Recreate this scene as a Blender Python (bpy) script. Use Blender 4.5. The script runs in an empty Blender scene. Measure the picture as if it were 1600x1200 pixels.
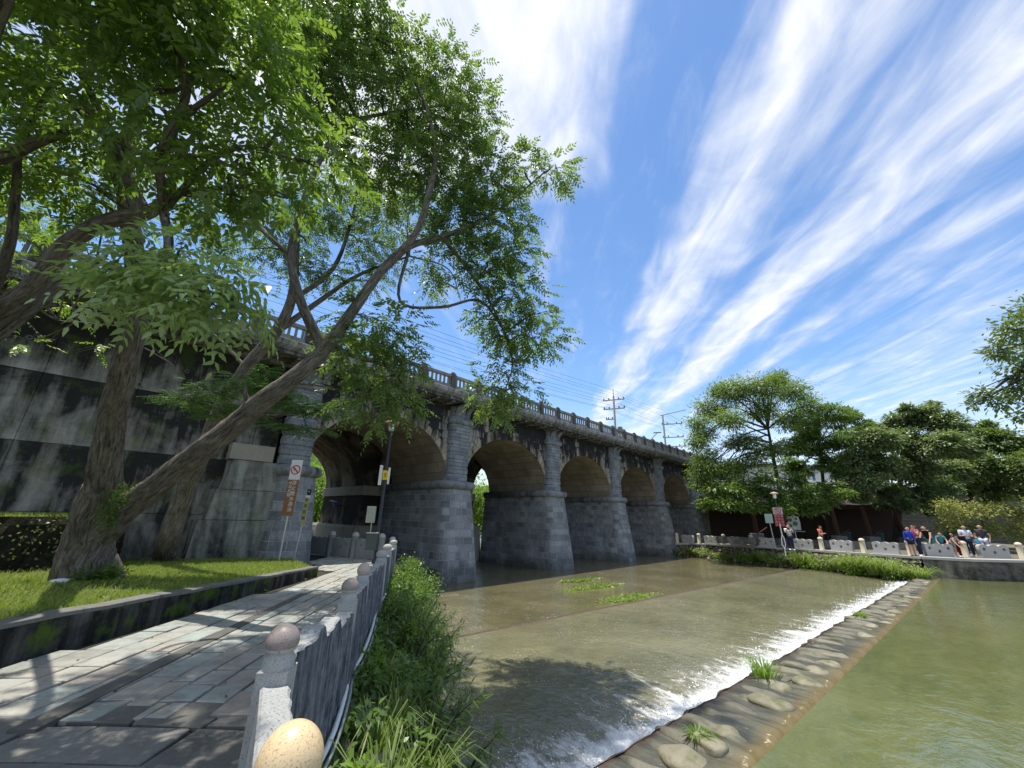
import bpy, math, random
import numpy as np
from mathutils import Vector, Matrix
C = bpy.context.scene.collection
R = math.radians
rng = np.random.default_rng(7)
random.seed(7)
# ------------------------------------------------------------------ camera
FPX, CX, CY = 610.0, 800.0, 600.0            # focal length and centre in pixels of a 1600 px wide frame
def cam_axes(bvp=(1430, 823), slope=.026):   # the bridge runs along world X, level, towards this vanishing point
    d1 = np.array([bvp[0]-CX, -(bvp[1]-CY), -FPX]); d2 = np.array([bvp[0]-100-CX, -(bvp[1]-100*slope-CY), -FPX])
    up = np.cross(d1, d2); up /= np.linalg.norm(up)
    if up[1] < 0: up = -up
    X = d1/np.linalg.norm(d1)
    return np.stack([X, np.cross(up, X), up])
RM = cam_axes()
FW = RM @ np.array([0, 0, -1.])
cam = bpy.data.objects.new('camera', bpy.data.cameras.new('camera')); C.objects.link(cam)
cam.matrix_world = Matrix(RM.tolist()).to_4x4()
cam.data.sensor_width = 36; cam.data.sensor_fit = 'HORIZONTAL'; cam.data.lens = 36*FPX/1600
cam.data.clip_start = .05; cam.data.clip_end = 5000
bpy.context.scene.camera = cam
def ray(px, py): return RM @ np.array([px-CX, -(py-CY), -FPX])
def PD(px, py, depth): return ray(px, py)/FPX*depth
def PZ(px, py, z): d = ray(px, py); return d*(z/d[2])
def PY(px, py, y): d = ray(px, py); return d*(y/d[1])
# ------------------------------------------------------------------ light
SUN_EL, SUN_AZ = 80.5, 108
sv = Vector((math.cos(R(SUN_AZ))*math.cos(R(SUN_EL)), math.sin(R(SUN_AZ))*math.cos(R(SUN_EL)), math.sin(R(SUN_EL))))
sl = bpy.data.lights.new('sun', 'SUN'); sl.energy = 3.9; sl.angle = R(.53); sl.color = (1, .95, .86)
so = bpy.data.objects.new('sun', sl); C.objects.link(so)
so.rotation_euler = sv.to_track_quat('Z', 'Y').to_euler()
vs = bpy.context.scene.view_settings
vs.view_transform = 'Standard'; vs.look = 'None'; vs.gamma = 1; vs.exposure = .60
W = bpy.data.worlds.new('World'); bpy.context.scene.world = W; W.use_nodes = True
# ------------------------------------------------------------------ shader helpers
class NT:
    def __init__(s, tree): s.t = tree; s.t.nodes.clear()
    def n(s, typ, ins=None, **kw):
        nd = s.t.nodes.new(typ)
        for k, v in kw.items(): setattr(nd, k, v)
        for k, v in (ins or {}).items():
            sock = nd.inputs[k]
            if isinstance(v, bpy.types.NodeSocket): s.t.links.new(v, sock)
            else:
                if isinstance(v, (tuple, list)) and len(v) == 3 and sock.type == 'RGBA': v = (*v, 1)
                sock.default_value = v
        return nd
    def math(s, op, a, b=0., c=0., clamp=False):
        return s.n('ShaderNodeMath', {0: a, 1: b, 2: c}, operation=op, use_clamp=clamp).outputs[0]
    def mix(s, f, a, b, blend='MIX'):
        nd = s.n('ShaderNodeMix', data_type='RGBA', blend_type=blend)
        for i, v in ((0, f), (6, a), (7, b)):
            if isinstance(v, bpy.types.NodeSocket): s.t.links.new(v, nd.inputs[i])
            else: nd.inputs[i].default_value = (*v, 1) if isinstance(v, (tuple, list)) and len(v) == 3 else v
        return nd.outputs[2]
    def ramp(s, f, *stops, ease=False):
        nd = s.n('ShaderNodeValToRGB', {0: f}); cr = nd.color_ramp
        if ease: cr.interpolation = 'EASE'
        while len(cr.elements) < len(stops): cr.elements.new(.5)
        for e, (p, c) in zip(cr.elements, stops):
            e.position = p; e.color = (*c, 1) if isinstance(c, (tuple, list)) else (c, c, c, 1)
        return nd.outputs[0]
    def noise(s, vec, scale, detail=4, rough=.55, dist=0):
        return s.n('ShaderNodeTexNoise', {'Vector': vec, 'Scale': scale, 'Detail': detail, 'Roughness': rough, 'Distortion': dist}).outputs[0]
    def stretch(s, vec, sc, loc=(0, 0, 0), rot=(0, 0, 0)):
        return s.n('ShaderNodeMapping', {'Vector': vec, 'Scale': sc, 'Location': loc, 'Rotation': rot}).outputs[0]
    def geo(s): return s.n('ShaderNodeNewGeometry')
    def pos(s): return s.geo().outputs['Position']
    def uv(s): return s.n('ShaderNodeUVMap', uv_map='UVMap').outputs[0]
    def xyz(s, v):
        o = s.n('ShaderNodeSeparateXYZ', {0: v}).outputs; return o[0], o[1], o[2]
    def vec(s, x, y, z): return s.n('ShaderNodeCombineXYZ', {0: x, 1: y, 2: z}).outputs[0]
    def bump(s, h, strength=.4, dist=.02, normal=None):
        ins = {'Height': h, 'Strength': strength, 'Distance': dist}
        if normal is not None: ins['Normal'] = normal
        return s.n('ShaderNodeBump', ins).outputs[0]
    def out(s, col, rough=.8, normal=None, spec=.3, **extra):
        ins = {'Base Color': col, 'Roughness': rough, 'Specular IOR Level': spec}
        if normal is not None: ins['Normal'] = normal
        ins.update(extra)
        b = s.n('ShaderNodeBsdfPrincipled', ins)
        s.n('ShaderNodeOutputMaterial', {0: b.outputs[0]})
        return b
MATS = {}
def mat(name, fn):
    m = bpy.data.materials.new(name); m.use_nodes = True
    fn(NT(m.node_tree)); MATS[name] = m; return m
# ------------------------------------------------------------------ sky
def sky(t):
    nis = t.n('ShaderNodeTexSky', sky_type='NISHITA')
    nis.sun_disc = False; nis.sun_elevation = R(SUN_EL); nis.sun_rotation = R(90-SUN_AZ)
    nis.air_density = 1.0; nis.dust_density = .25; nis.ozone_density = 3.0; nis.altitude = 300
    hs = t.n('ShaderNodeHueSaturation', {'Saturation': 1.10, 'Value': 1.0, 'Color': nis.outputs[0]}).outputs[0]
    d = t.n('ShaderNodeTexCoord').outputs['Generated']
    x, y, z = t.xyz(d)
    zc = t.math('MAXIMUM', z, .03)
    px, py = t.math('DIVIDE', x, zc), t.math('DIVIDE', y, zc)
    a = R(39.7); ca, sa = math.cos(a), math.sin(a)
    u = t.math('ADD', t.math('MULTIPLY', px, ca), t.math('MULTIPLY', py, sa))
    v = t.math('ADD', t.math('MULTIPLY', px, -sa), t.math('MULTIPLY', py, ca))
    p = t.vec(u, v, 0)
    warp = t.noise(t.stretch(p, (.8, 2.2, 1)), 1.6, 3)
    vw = t.math('ADD', v, t.math('MULTIPLY', t.math('SUBTRACT', warp, .5), .34))
    w = t.math('DIVIDE', t.math('ADD', vw, 2.8), 4.2, clamp=True)        # v -2.8 .. 1.4
    def q(v): return (v+2.8)/4.2
    cover = t.ramp(w, (q(-2.8), .46), (q(-1.95), .46), (q(-1.68), .28), (q(-1.48), .48), (q(-1.32), .22), (q(-1.21), .48), (q(-1.08), .84), (q(-.97), .58), (q(-.86), .34),
                   (q(-.72), .42), (q(-.58), .76), (q(-.47), .44), (q(-.38), .05), (q(-.24), .04), (q(-.14), .50), (q(.03), .90), (q(.6), .95), (q(1.0), .5))
    # the broad cloud overhead ends before the middle of the sky
    far = t.ramp(t.math('MULTIPLY', u, .5), (.40, 1), (.60, 0), ease=True)
    left = t.ramp(t.math('ADD', v, .6), (.32, 0), (.45, 1))
    cover = t.math('MULTIPLY', cover, t.math('SUBTRACT', 1.0, t.math('MULTIPLY', left, t.math('SUBTRACT', 1.0, t.math('MAXIMUM', far, .25)))))
    fine = t.noise(t.stretch(p, (.7, 3.6, 1), rot=(0, 0, R(3))), 1.7, 6, .52, 1.1)
    puff = t.noise(t.stretch(p, (1.5, 2.4, 1)), 2.0, 9, .58, .7)
    tex = t.math('ADD', t.math('MULTIPLY', fine, .62), t.math('MULTIPLY', puff, .38))
    dens = t.math('MULTIPLY_ADD', t.math('SUBTRACT', tex, .5), 1.35, t.math('MULTIPLY_ADD', cover, 1.05, -.16))
    wisp = t.math('MULTIPLY', t.ramp(t.noise(t.stretch(p, (1.4, 4, 1), (7, 3, 0)), 2.2, 9, .68, .6), (.48, 0), (.80, 1)), .30)
    dens = t.math('MAXIMUM', dens, wisp)
    dens = t.math('MULTIPLY', t.ramp(dens, (0, 0), (.95, 1), ease=True), .96)
    hor = t.ramp(z, (.02, .75), (.32, 0), ease=True)
    dens = t.math('MAXIMUM', dens, t.math('MULTIPLY', hor, .8))
    shade = t.ramp(puff, (.32, (4.0, 4.2, 4.7)), (.66, (5.3, 5.3, 5.35)))
    col = t.mix(dens, hs, shade)
    bg = t.n('ShaderNodeBackground', {0: col, 1: .15})
    t.n('ShaderNodeOutputWorld', {0: bg.outputs[0]})
sky(NT(W.node_tree))
# ------------------------------------------------------------------ materials
def plain(name, col, rough=.7, spec=.3, metal=0, var=.15, scale=6, bump=0):
    def fn(t):
        n = t.noise(t.pos(), scale, 5)
        c = t.mix(n, tuple(x*(1-var) for x in col), tuple(min(1, x*(1+var)) for x in col))
        t.out(c, rough, t.bump(t.noise(t.pos(), scale*6, 4), bump, .01) if bump else None, spec, Metallic=metal)
    return mat(name, fn)
def blocks(name, c1, c2, mortar, bw, rh, msize=.012, bump=.8, stain=None, uvsrc=True, tint=None):
    def fn(t):
        uv = t.uv(); P = t.pos()
        wob = t.n('ShaderNodeVectorMath', {0: uv, 1: t.n('ShaderNodeVectorMath', {0: t.n('ShaderNodeTexNoise', {'Vector': uv, 'Scale': 1.7, 'Detail': 3}).outputs[1], 'Scale': .045}, operation='SCALE').outputs[0]}, operation='ADD').outputs[0]
        ins = {'Vector': wob, 'Color1': (0, 0, 0), 'Color2': (1, 1, 1), 'Mortar': (.5, .5, .5), 'Scale': 1, 'Mortar Size': msize, 'Mortar Smooth': .25, 'Bias': 0, 'Brick Width': bw, 'Row Height': rh}
        b = t.n('ShaderNodeTexBrick', ins, offset=.46, squash=.72, squash_frequency=3)
        fac, mort = b.outputs[0], b.outputs[1]
        n1 = t.noise(P, 11, 7, .75); n2 = t.noise(P, 1.1, 4, .6)
        c = t.mix(t.math('ADD', t.math('MULTIPLY', fac, .55), t.math('MULTIPLY', t.math('MULTIPLY_ADD', n1, 2.2, -.6), .5)), c1, c2)
        c = t.mix(t.ramp(n2, (.35, 0), (.7, .45)), c, tuple(.55*x for x in c1))
        if bw > 10: c = t.mix(t.math('MULTIPLY', t.geo().outputs['Random Per Island'], .6), c, tuple(.6*v for v in c1))
        c = t.mix(t.math('MULTIPLY', mort, .85), c, mortar)
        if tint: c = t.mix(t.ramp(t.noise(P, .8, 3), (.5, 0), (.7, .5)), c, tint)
        if name == 'pier_stone':
            z = t.xyz(P)[2]
            tide = t.math('ADD', t.n('ShaderNodeMapRange', {0: z, 1: -3.1, 2: -1.9, 3: .42, 4: 0.}).outputs[0], t.math('MULTIPLY', t.math('SUBTRACT', n2, .5), .5))
            c = t.mix(t.ramp(tide, (.08, 0), (.42, .75)), c, (.045, .048, .038))
            run = t.noise(t.vec(t.math('MULTIPLY', t.math('ADD', t.xyz(P)[0], t.xyz(P)[1]), 2.0), 5., t.math('MULTIPLY', z, .22)), 1.2, 6, .66)
            c = t.mix(t.ramp(run, (.54, 0), (.70, .5)), c, (.045, .048, .052))
        if stain: c = stain(t, c, P, fac)
        h = t.math('SUBTRACT', t.math('ADD', t.math('MULTIPLY', t.noise(P, 5, 5, .65), .8), t.math('MULTIPLY', fac, .25)), t.math('MULTIPLY', mort, .8))
        t.out(c, .85, t.bump(h, bump, .05), .25)
    return mat(name, fn)
def black_streaks(zt, zb, amount=1.0, dark=(.012, .013, .016)):
    def st(t, c, P, fac):
        x, y, z = t.xyz(P)
        n = t.noise(t.vec(t.math('MULTIPLY', t.math('ADD', x, y), 2.4), 0, t.math('MULTIPLY', z, .28)), 1.0, 6, .66)
        f = t.n('ShaderNodeMapRange', {0: z, 1: zb, 2: zt, 3: -.34, 4: .26}).outputs[0]
        m = t.ramp(t.math('ADD', t.math('ADD', n, f), t.math('MULTIPLY', t.math('SUBTRACT', fac, .5), -.22)), (.47, 0), (.60, amount))
        m2 = t.ramp(t.noise(P, 3.2, 6, .7), (.5, 0), (.72, .55))
        return t.mix(t.math('MAXIMUM', m, t.math('MULTIPLY', m2, .7)), c, dark)
    return st
blocks('pier_stone', (.075, .082, .092), (.42, .435, .45), (.50, .51, .51), .54, .33, .012, 1.6)
blocks('pilaster_stone', (.12, .138, .155), (.38, .40, .42), (.20, .21, .22), .62, .37, .016, 1.4)
blocks('spandrel_stone', (.20, .195, .18), (.43, .405, .35), (.16, .15, .13), .5, .38, .012, .7, black_streaks(5.6, 1.2, .95))
blocks('voussoir_stone', (.36, .315, .235), (.54, .47, .36), (.30, .25, .18), 30, 30, .004, .5, black_streaks(6.6, 1.2, .95))
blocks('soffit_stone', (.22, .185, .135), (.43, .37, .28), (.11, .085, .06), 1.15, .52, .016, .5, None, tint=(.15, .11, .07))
def concrete(name, base=(.36, .35, .32), dark=(.02, .021, .02), warm=(.30, .24, .16), streak=.5, zrefs=(), scale=1.0, moss=0, light=.0):
    def fn(t):
        P = t.pos(); x, y, z = t.xyz(P)
        h = t.math('ADD', x, y)
        n1 = t.noise(P, 2.2*scale, 7, .65); n2 = t.noise(P, 14*scale, 5, .6)
        c = t.mix(n1, tuple(.72*v for v in base), tuple(min(1, 1.22*v) for v in base))
        c = t.mix(t.ramp(t.noise(t.vec(t.math('MULTIPLY', h, 1.1), 3., t.math('MULTIPLY', z, .2)), 1.3, 5), (.5, 0), (.7, .6)), c, warm)
        if name == 'back_concrete': h = t.math('MULTIPLY', y, .3)
        s1 = t.noise(t.vec(t.math('MULTIPLY', h, 1.25*scale), 0., t.math('MULTIPLY', z, .16*scale)), 1.5, 7, .64)
        s2 = t.noise(P, 1.0*scale, 7, .7, .5)
        st = t.math('ADD', t.math('MULTIPLY', s1, .62), t.math('MULTIPLY', s2, .38))
        for zt, zb, a in zrefs:                                   # darkest under each pour joint, running out downwards
            f = t.n('ShaderNodeMapRange', {0: z, 1: zb, 2: zt, 3: 0., 4: a}).outputs[0]
            ok = t.math('MULTIPLY', t.math('LESS_THAN', z, zt), t.math('GREATER_THAN', z, zb))
            st = t.math('ADD', st, t.math('MULTIPLY', f, ok))
        c = t.mix(t.ramp(st, (1-streak-.08, 0), (1-streak+.09, .95)), c, dark)
        if moss: c = t.mix(t.math('MULTIPLY', t.ramp(t.noise(P, 1.6, 6, .7), (.52, 0), (.62, 1)), moss), c, (.085, .14, .014))
        c = t.mix(t.math('MULTIPLY', n2, .35), c, tuple(.6*v for v in base), 'MULTIPLY')
        t.out(c, .88, t.bump(t.math('ADD', n2, t.math('MULTIPLY', n1, .6)), .45, .02), .2)
    return mat(name, fn)
concrete('wall_concrete', (.40, .38, .33), (.010, .011, .011), (.24, .20, .13), .485, ((5.6, 3.6, .22), (3.58, 1.66, .15), (1.62, -1.7, .10)), 1.0, .35)
concrete('buttress_concrete', (.33, .33, .29), (.014, .015, .014), (.22, .18, .11), .485, (), 1.2, .25)
concrete('cornice_concrete', (.38, .375, .365), (.035, .034, .034), (.27, .25, .21), .47, ((5.76, 5.4, .12),), 2.2)
concrete('parapet_concrete', (.30, .295, .29), (.045, .044, .045), (.25, .23, .21), .42, (), 2.2)
concrete('post_concrete', (.16, .14, .125), (.028, .026, .026), (.13, .1, .08), .46, (), 2.5)
concrete('moulding_stone', (.28, .29, .30), (.03, .032, .036), (.22, .21, .18), .44, (), 1.8)
concrete('back_concrete', (.34, .29, .22), (.012, .012, .011), (.26, .17, .09), .54, ((1.2, -.6, .15),))
concrete('footing_concrete', (.36, .33, .27), (.02, .02, .018), (.3, .24, .16), .38)
concrete('kerb_stone', (.13, .13, .125), (.012, .013, .013), (.1, .09, .07), .55, (), 1.6, .8)
concrete('kerb_cap', (.21, .205, .19), (.05, .05, .05), (.18, .16, .13), .4, (), 2.5)
concrete('bank_concrete', (.27, .25, .215), (.03, .03, .028), (.2, .16, .11), .5, (), 1.3)
def granite(name, a, b, speck=(.03, .03, .035), rough=.55, sc=1., spec=.35, bump=.25):
    def fn(t):
        P = t.n('ShaderNodeTexCoord').outputs['Object']
        n = t.noise(P, 8*sc, 5); v = t.noise(P, 170*sc, 3, .8); w = t.noise(P, 60*sc, 4, .7)
        c = t.mix(t.math('ADD', t.math('MULTIPLY', n, .6), t.math('MULTIPLY', w, .4)), a, b)
        c = t.mix(t.ramp(v, (.54, 0), (.66, .85)), c, speck)
        t.out(c, rough, t.bump(w, bump, .01), spec)
    return mat(name, fn)
granite('ball_yellow', (.58, .40, .20), (.80, .64, .40), (.26, .16, .08), .32, 1., .5, .05)
granite('ball_pink', (.24, .195, .175), (.36, .30, .27), (.10, .08, .07), .45, 1., .4, .08)
granite('ball_beige', (.42, .31, .25), (.58, .44, .36), (.25, .18, .14), .45, 1., .4, .08)
granite('rail_granite', (.22, .225, .22), (.46, .465, .45), (.06, .06, .065), .8, .5, .25, .8)
granite('rail_post', (.30, .30, .28), (.46, .46, .43), (.13, .13, .13), .8, .7, .25, .3)
granite('slab_stone', (.36, .35, .33), (.50, .49, .46), (.2, .2, .2), .85, .2, .2, .4)
granite('bollard_stone', (.58, .49, .35), (.72, .63, .48), (.4, .33, .24), .7, .4, .3, .1)
def rail_outer(t):
    P = t.n('ShaderNodeTexCoord').outputs['Object']; x, y, z = t.xyz(P)
    s = t.noise(t.vec(t.math('MULTIPLY', t.math('ADD', x, y), 10.), 0., t.math('MULTIPLY', z, 1.1)), 1.6, 6, .7)
    s2 = t.noise(P, 9, 6, .7)
    s = t.math('ADD', t.math('MULTIPLY', s, .6), t.math('MULTIPLY', s2, .4))
    c = t.mix(t.ramp(s, (.42, 0), (.66, 1)), (.045, .053, .07), (.30, .31, .33))
    t.out(c, .85, t.bump(s, .9, .05), .25)
mat('rail_outer', rail_outer)
def slabs(name, stops, rough=.75):
    def fn(t):
        g = t.geo(); r = g.outputs['Random Per Island']; P = g.outputs['Position']
        c = t.ramp(r, *stops)
        n = t.noise(P, 3.5, 7, .68); n2 = t.noise(P, 22, 5, .65)
        c = t.mix(t.ramp(n, (.40, .0), (.72, .6)), c, (.11, .105, .088))
        c = t.mix(t.math('MULTIPLY', n2, .5), c, (.62, .6, .55), 'MULTIPLY')
        t.out(c, rough, t.bump(t.math('ADD', n, n2), .55, .02), .25)
    return mat(name, fn)
slabs('path_slabs', ((0, (.42, .445, .41)), (.2, (.37, .41, .38)), (.4, (.44, .425, .37)), (.58, (.35, .37, .34)), (.80, (.43, .41, .36)), (.95, (.40, .355, .31)), (.96, (.40, .43, .40)), (1, (.36, .355, .32))))
slabs('plaza_slabs', ((0, (.17, .165, .15)), (.5, (.235, .23, .21)), (1, (.14, .138, .125))), .85)
plain('path_joint', (.055, .05, .04), .95, .1, var=.4, scale=5, bump=.5)
plain('gutter_stone', (.12, .118, .105), .9, .15, var=.35, scale=4, bump=.5)
def soil(name, a, b, sc=3, bump=.8):
    def fn(t):
        P = t.pos(); n = t.noise(P, sc, 7, .7)
        t.out(t.mix(t.ramp(n, (.3, 0), (.7, 1)), a, b), .95, t.bump(t.noise(P, sc*4, 6, .7), bump, .06), .1)
    return mat(name, fn)
soil('soil', (.045, .036, .024), (.12, .10, .07))
soil('far_soil', (.10, .09, .065), (.21, .19, .15))
soil('lawn_soil', (.07, .10, .02), (.17, .17, .065), 4)
soil('hedge_soil', (.012, .013, .008), (.05, .045, .03), 5, 1.0)
soil('rock_bank', (.05, .045, .035), (.17, .15, .115), 2.2, 1.0)
soil('hill_green', (.03, .06, .015), (.075, .12, .03), .25, 1.0)
soil('earth', (.05, .055, .03), (.10, .10, .06), .2)
def leafmat(name, dark, light, trans=.45, rough=.42, tcol=None, spec=.4):
    def fn(t):
        r = t.geo().outputs['Random Per Island']
        n = t.noise(t.pos(), 1.1, 2)
        f = t.math('ADD', t.math('MULTIPLY', r, .6), t.math('MULTIPLY', n, .4))
        c = t.mix(f, dark, light)
        tc = t.mix(f, tuple(min(1, v*k) for v, k in zip(dark, (1.5, 1.6, .75))), tuple(min(1, v*k) for v, k in zip(light, (1.55, 1.6, .7))))
        b = t.n('ShaderNodeBsdfPrincipled', {'Base Color': c, 'Roughness': rough, 'Specular IOR Level': spec})
        tr = t.n('ShaderNodeBsdfTranslucent', {0: tc})
        m = t.n('ShaderNodeMixShader', {0: trans, 1: b.outputs[0], 2: tr.outputs[0]})
        t.n('ShaderNodeOutputMaterial', {0: m.outputs[0]})
    return mat(name, fn)
leafmat('leaf_near', (.07, .135, .03), (.21, .30, .07), .50, .30, spec=.7)
leafmat('leaf_sunlit', (.22, .31, .12), (.37, .46, .21), .40, .32, spec=.6)  # sunlight on the low hanging spray put into the leaf colour
leafmat('leaf_limb', (.07, .13, .036), (.20, .28, .085), .45, .28, spec=.8)
leafmat('leaf_back', (.085, .15, .04), (.19, .26, .09), .5, .36, spec=.6)
leafmat('leaf_feather', (.05, .12, .035), (.13, .22, .075), .38, .42)
leafmat('leaf_far_light', (.10, .165, .035), (.215, .285, .085), .38, .42)
leafmat('leaf_far_mid', (.07, .135, .028), (.19, .27, .075), .38, .40)
leafmat('leaf_far_dense', (.085, .14, .055), (.28, .335, .17), .28, .42, spec=.5)
leafmat('leaf_far_dark', (.075, .13, .042), (.22, .285, .11), .30, .42, spec=.45)
leafmat('leaf_yellow', (.10, .14, .03), (.42, .41, .15), .35, .5)
leafmat('leaf_bank', (.06, .13, .025), (.17, .26, .06), .38, .38)
leafmat('leaf_bamboo', (.075, .15, .035), (.19, .28, .09), .40, .38)
leafmat('leaf_bright', (.11, .20, .025), (.22, .33, .05), .45, .5)
leafmat('grass_blade', (.10, .175, .025), (.35, .40, .10), .34, .6)
leafmat('weed_blade', (.12, .20, .04), (.28, .35, .11), .38, .45)
leafmat('dry_leaf', (.12, .07, .025), (.40, .30, .10), .1, .7)
leafmat('moss_green', (.04, .09, .008), (.11, .18, .02), .15, .9)
def bark(name, a, b, sc=1.):
    def fn(t):
        uv = t.uv()
        n = t.noise(t.stretch(uv, (11*sc, 1.8*sc, 1)), 2.2, 8, .72, .8)
        m = t.noise(t.pos(), 1.7, 5)
        c = t.mix(t.ramp(n, (.36, 0), (.64, 1)), a, b)
        c = t.mix(t.ramp(m, (.5, 0), (.75, .6)), c, tuple(.5*v for v in a))
        t.out(c, .9, t.bump(n, 1.0, .06), .15)
    return mat(name, fn)
bark('bark', (.055, .046, .037), (.33, .29, .245))
bark('bark_dark', (.035, .03, .025), (.11, .095, .08))
def water(name, base, base2, rip=(1., 1.), foam=None, strength=.35):
    def fn(t):
        P = t.pos(); uv = t.uv(); u, v, _ = t.xyz(uv)
        n1 = t.noise(t.stretch(P, (rip[0], rip[1], 1)), 1.5, 5, .6, .5)
        n2 = t.noise(t.stretch(P, (rip[0], rip[1], 1)), 6, 4, .6, .6)
        big = t.math('ADD', t.math('MULTIPLY', t.noise(P, .35, 4, .6), .7), t.math('MULTIPLY', t.noise(t.stretch(P, (rip[0]*.5, rip[1]*1.6, 1)), 2.4, 5, .7, .5), .3))
        if not foam: big = t.math('ADD', t.math('MULTIPLY', big, .55), t.math('MULTIPLY', t.noise(t.stretch(P, (.6, 1.5, 1), rot=(0, 0, .5)), 1.5, 7, .68, .9), .45))
        c = t.mix(t.ramp(big, (.38, 0), (.64, 1)), base, base2)
        h = t.math('ADD', t.math('MULTIPLY', n1, .65), t.math('MULTIPLY', n2, .3))
        rough = .06 if foam else .04
        if foam:
            wid = t.n('ShaderNodeMapRange', {0: u, 1: 0., 2: 26., 3: foam[0], 4: foam[1]}).outputs[0]
            q = t.math('DIVIDE', v, wid)
            edge = t.noise(t.vec(t.math('MULTIPLY', u, 1.15), t.math('MULTIPLY', v, .42), 0.), 1.9, 7, .66, .3)
            st = t.noise(t.vec(t.math('MULTIPLY', u, 3.4), t.math('MULTIPLY', v, 1.3), 0.), 2.2, 9, .74, 1.2)
            m = t.math('ADD', t.math('MULTIPLY', edge, .9), t.math('MULTIPLY', st, .75))
            k = t.math('SUBTRACT', m, t.math('MULTIPLY_ADD', t.math('MINIMUM', q, 3.0), .46, foam[2]))
            k = t.math('ADD', k, t.ramp(q, (.0, foam[3]), (.42, 0), ease=True))
            f = t.math('MULTIPLY', t.ramp(k, (-.06, 0), (.30, .92), ease=True), t.math('LESS_THAN', q, 3.4))
            fl = t.math('MULTIPLY', t.ramp(t.noise(t.stretch(P, (1.6, 1., 1)), 14, 4, .8), (.60, 0), (.635, 1)), t.ramp(t.noise(P, .8, 4, .6), (.45, .15), (.6, 1.)))  # white flecks: bits of foam and sun sparkle painted into the colour
            fl = t.math('MULTIPLY', fl, t.ramp(q, (.0, .95), (.95, .5)))
            f = t.math('MAXIMUM', f, fl)
            c = t.mix(f, c, (.80, .82, .82))
            rough = t.math('MULTIPLY_ADD', f, .6, .06)
            h = t.math('ADD', h, t.math('MULTIPLY', t.math('MULTIPLY', f, st), .9))
        t.out(c, rough, t.bump(h, strength, .10), .8, IOR=1.5)
    return mat(name, fn)
water('pool_water', (.088, .104, .038), (.150, .158, .062), (.8, 1.0), None, .30)
water('mid_water', (.12, .118, .062), (.205, .195, .11), (1.4, 1.), (2.1, 1.4, .52, .22), .6)
water('low_water', (.10, .092, .044), (.17, .15, .078), (1.2, 1.), (1.5, .9, .74, 0), .5)
def apron(t):
    P = t.pos(); uv = t.uv(); u, v, _ = t.xyz(uv)
    s = t.noise(t.vec(t.math('MULTIPLY', u, 3.2), t.math('MULTIPLY', v, .7), 0.), 1.4, 6, .66, .4)
    c = t.mix(t.ramp(s, (.38, 0), (.62, 1)), (.048, .05, .042), (.135, .13, .095))
    c = t.mix(t.ramp(v, (.02, .8), (.28, 0)), c, (.20, .145, .05))
    c = t.mix(t.ramp(v, (.86, 0), (.98, .7)), c, (.07, .045, .03))
    st = t.noise(t.vec(t.math('MULTIPLY', u, 11.), t.math('MULTIPLY', v, 2.2), 0.), 1.6, 7, .75)
    f = t.math('MULTIPLY', t.ramp(st, (.62, 0), (.72, .7)), t.ramp(v, (.2, 0), (.6, 1)))
    c = t.mix(f, c, (.7, .72, .7))
    t.out(c, .12, t.bump(s, .6, .12), .5, IOR=1.33)
mat('apron_water', apron)
plain('foam_white', (.84, .86, .86), .5, .4, var=.03)
plain('lip_stone', (.085, .06, .042), .5, .4, var=.5, scale=5, bump=.8)
def stone(name, a, b, moss=(.10, .11, .03)):
    def fn(t):
        g = t.geo(); P = g.outputs['Position']; n = t.noise(P, 4, 6, .65); o = t.n('ShaderNodeObjectInfo').outputs['Random']
        c = t.mix(t.math('ADD', t.math('MULTIPLY', n, .6), t.math('MULTIPLY', o, .4)), a, b)
        c = t.mix(t.ramp(t.noise(P, 2.4, 5, .7), (.5, 0), (.62, .8)), c, moss)
        t.out(c, .55, t.bump(t.noise(P, 14, 6, .7), .5, .03), .4)
    return mat(name, fn)
stone('weir_stone', (.13, .118, .08), (.33, .30, .21))
stone('spill_stone', (.065, .062, .046), (.22, .205, .145), (.07, .075, .03))
stone('rubble_stone', (.2, .175, .13), (.42, .37, .28), (.07, .065, .045))
def rubble(t):
    P = t.pos(); q = t.stretch(P, (1, 1, 1.35))
    v = t.n('ShaderNodeTexVoronoi', {'Vector': q, 'Scale': 3.4}, feature='DISTANCE_TO_EDGE').outputs[0]
    k = t.n('ShaderNodeTexVoronoi', {'Vector': q, 'Scale': 3.4}).outputs[1]; n = t.noise(P, 9, 6, .7)
    r_ = t.xyz(k)[0]
    c = t.mix(t.math('ADD', t.math('MULTIPLY', r_, .6), t.math('MULTIPLY', n, .4)), (.17, .15, .11), (.46, .41, .32))
    c = t.mix(t.ramp(v, (.02, 1), (.10, 0)), c, (.02, .018, .014))
    t.out(c, .9, t.bump(t.ramp(v, (0, 0), (.2, 1)), 1., .12), .2)
mat('rubble_masonry', rubble)
plain('lamp_black', (.018, .022, .030), .4, .5, var=.1)
plain('lamp_cap', (.46, .30, .26), .5, .4, var=.1)
plain('lamp_white', (.75, .76, .76), .35, .4, var=.05)
plain('steel', (.42, .44, .45), .4, .5, .6, .08)
plain('box_grey', (.34, .36, .31), .6, .3, var=.12)
plain('box_dark', (.07, .085, .085), .5, .3, var=.12)
plain('sign_yellow', (.80, .52, .03), .5, .3, var=.05)
plain('sign_brown', (.25, .115, .055), .6, .3, var=.1, scale=9)
plain('sign_white', (.72, .72, .70), .5, .3, var=.08, scale=9)
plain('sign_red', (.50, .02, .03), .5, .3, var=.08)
plain('sign_black', (.02, .02, .022), .5, .3, var=.05)
plain('sign_white_shaded', (.36, .36, .35), .6, .3, var=.2, scale=9)  # white of the far board, tree shade put into its colour
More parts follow.
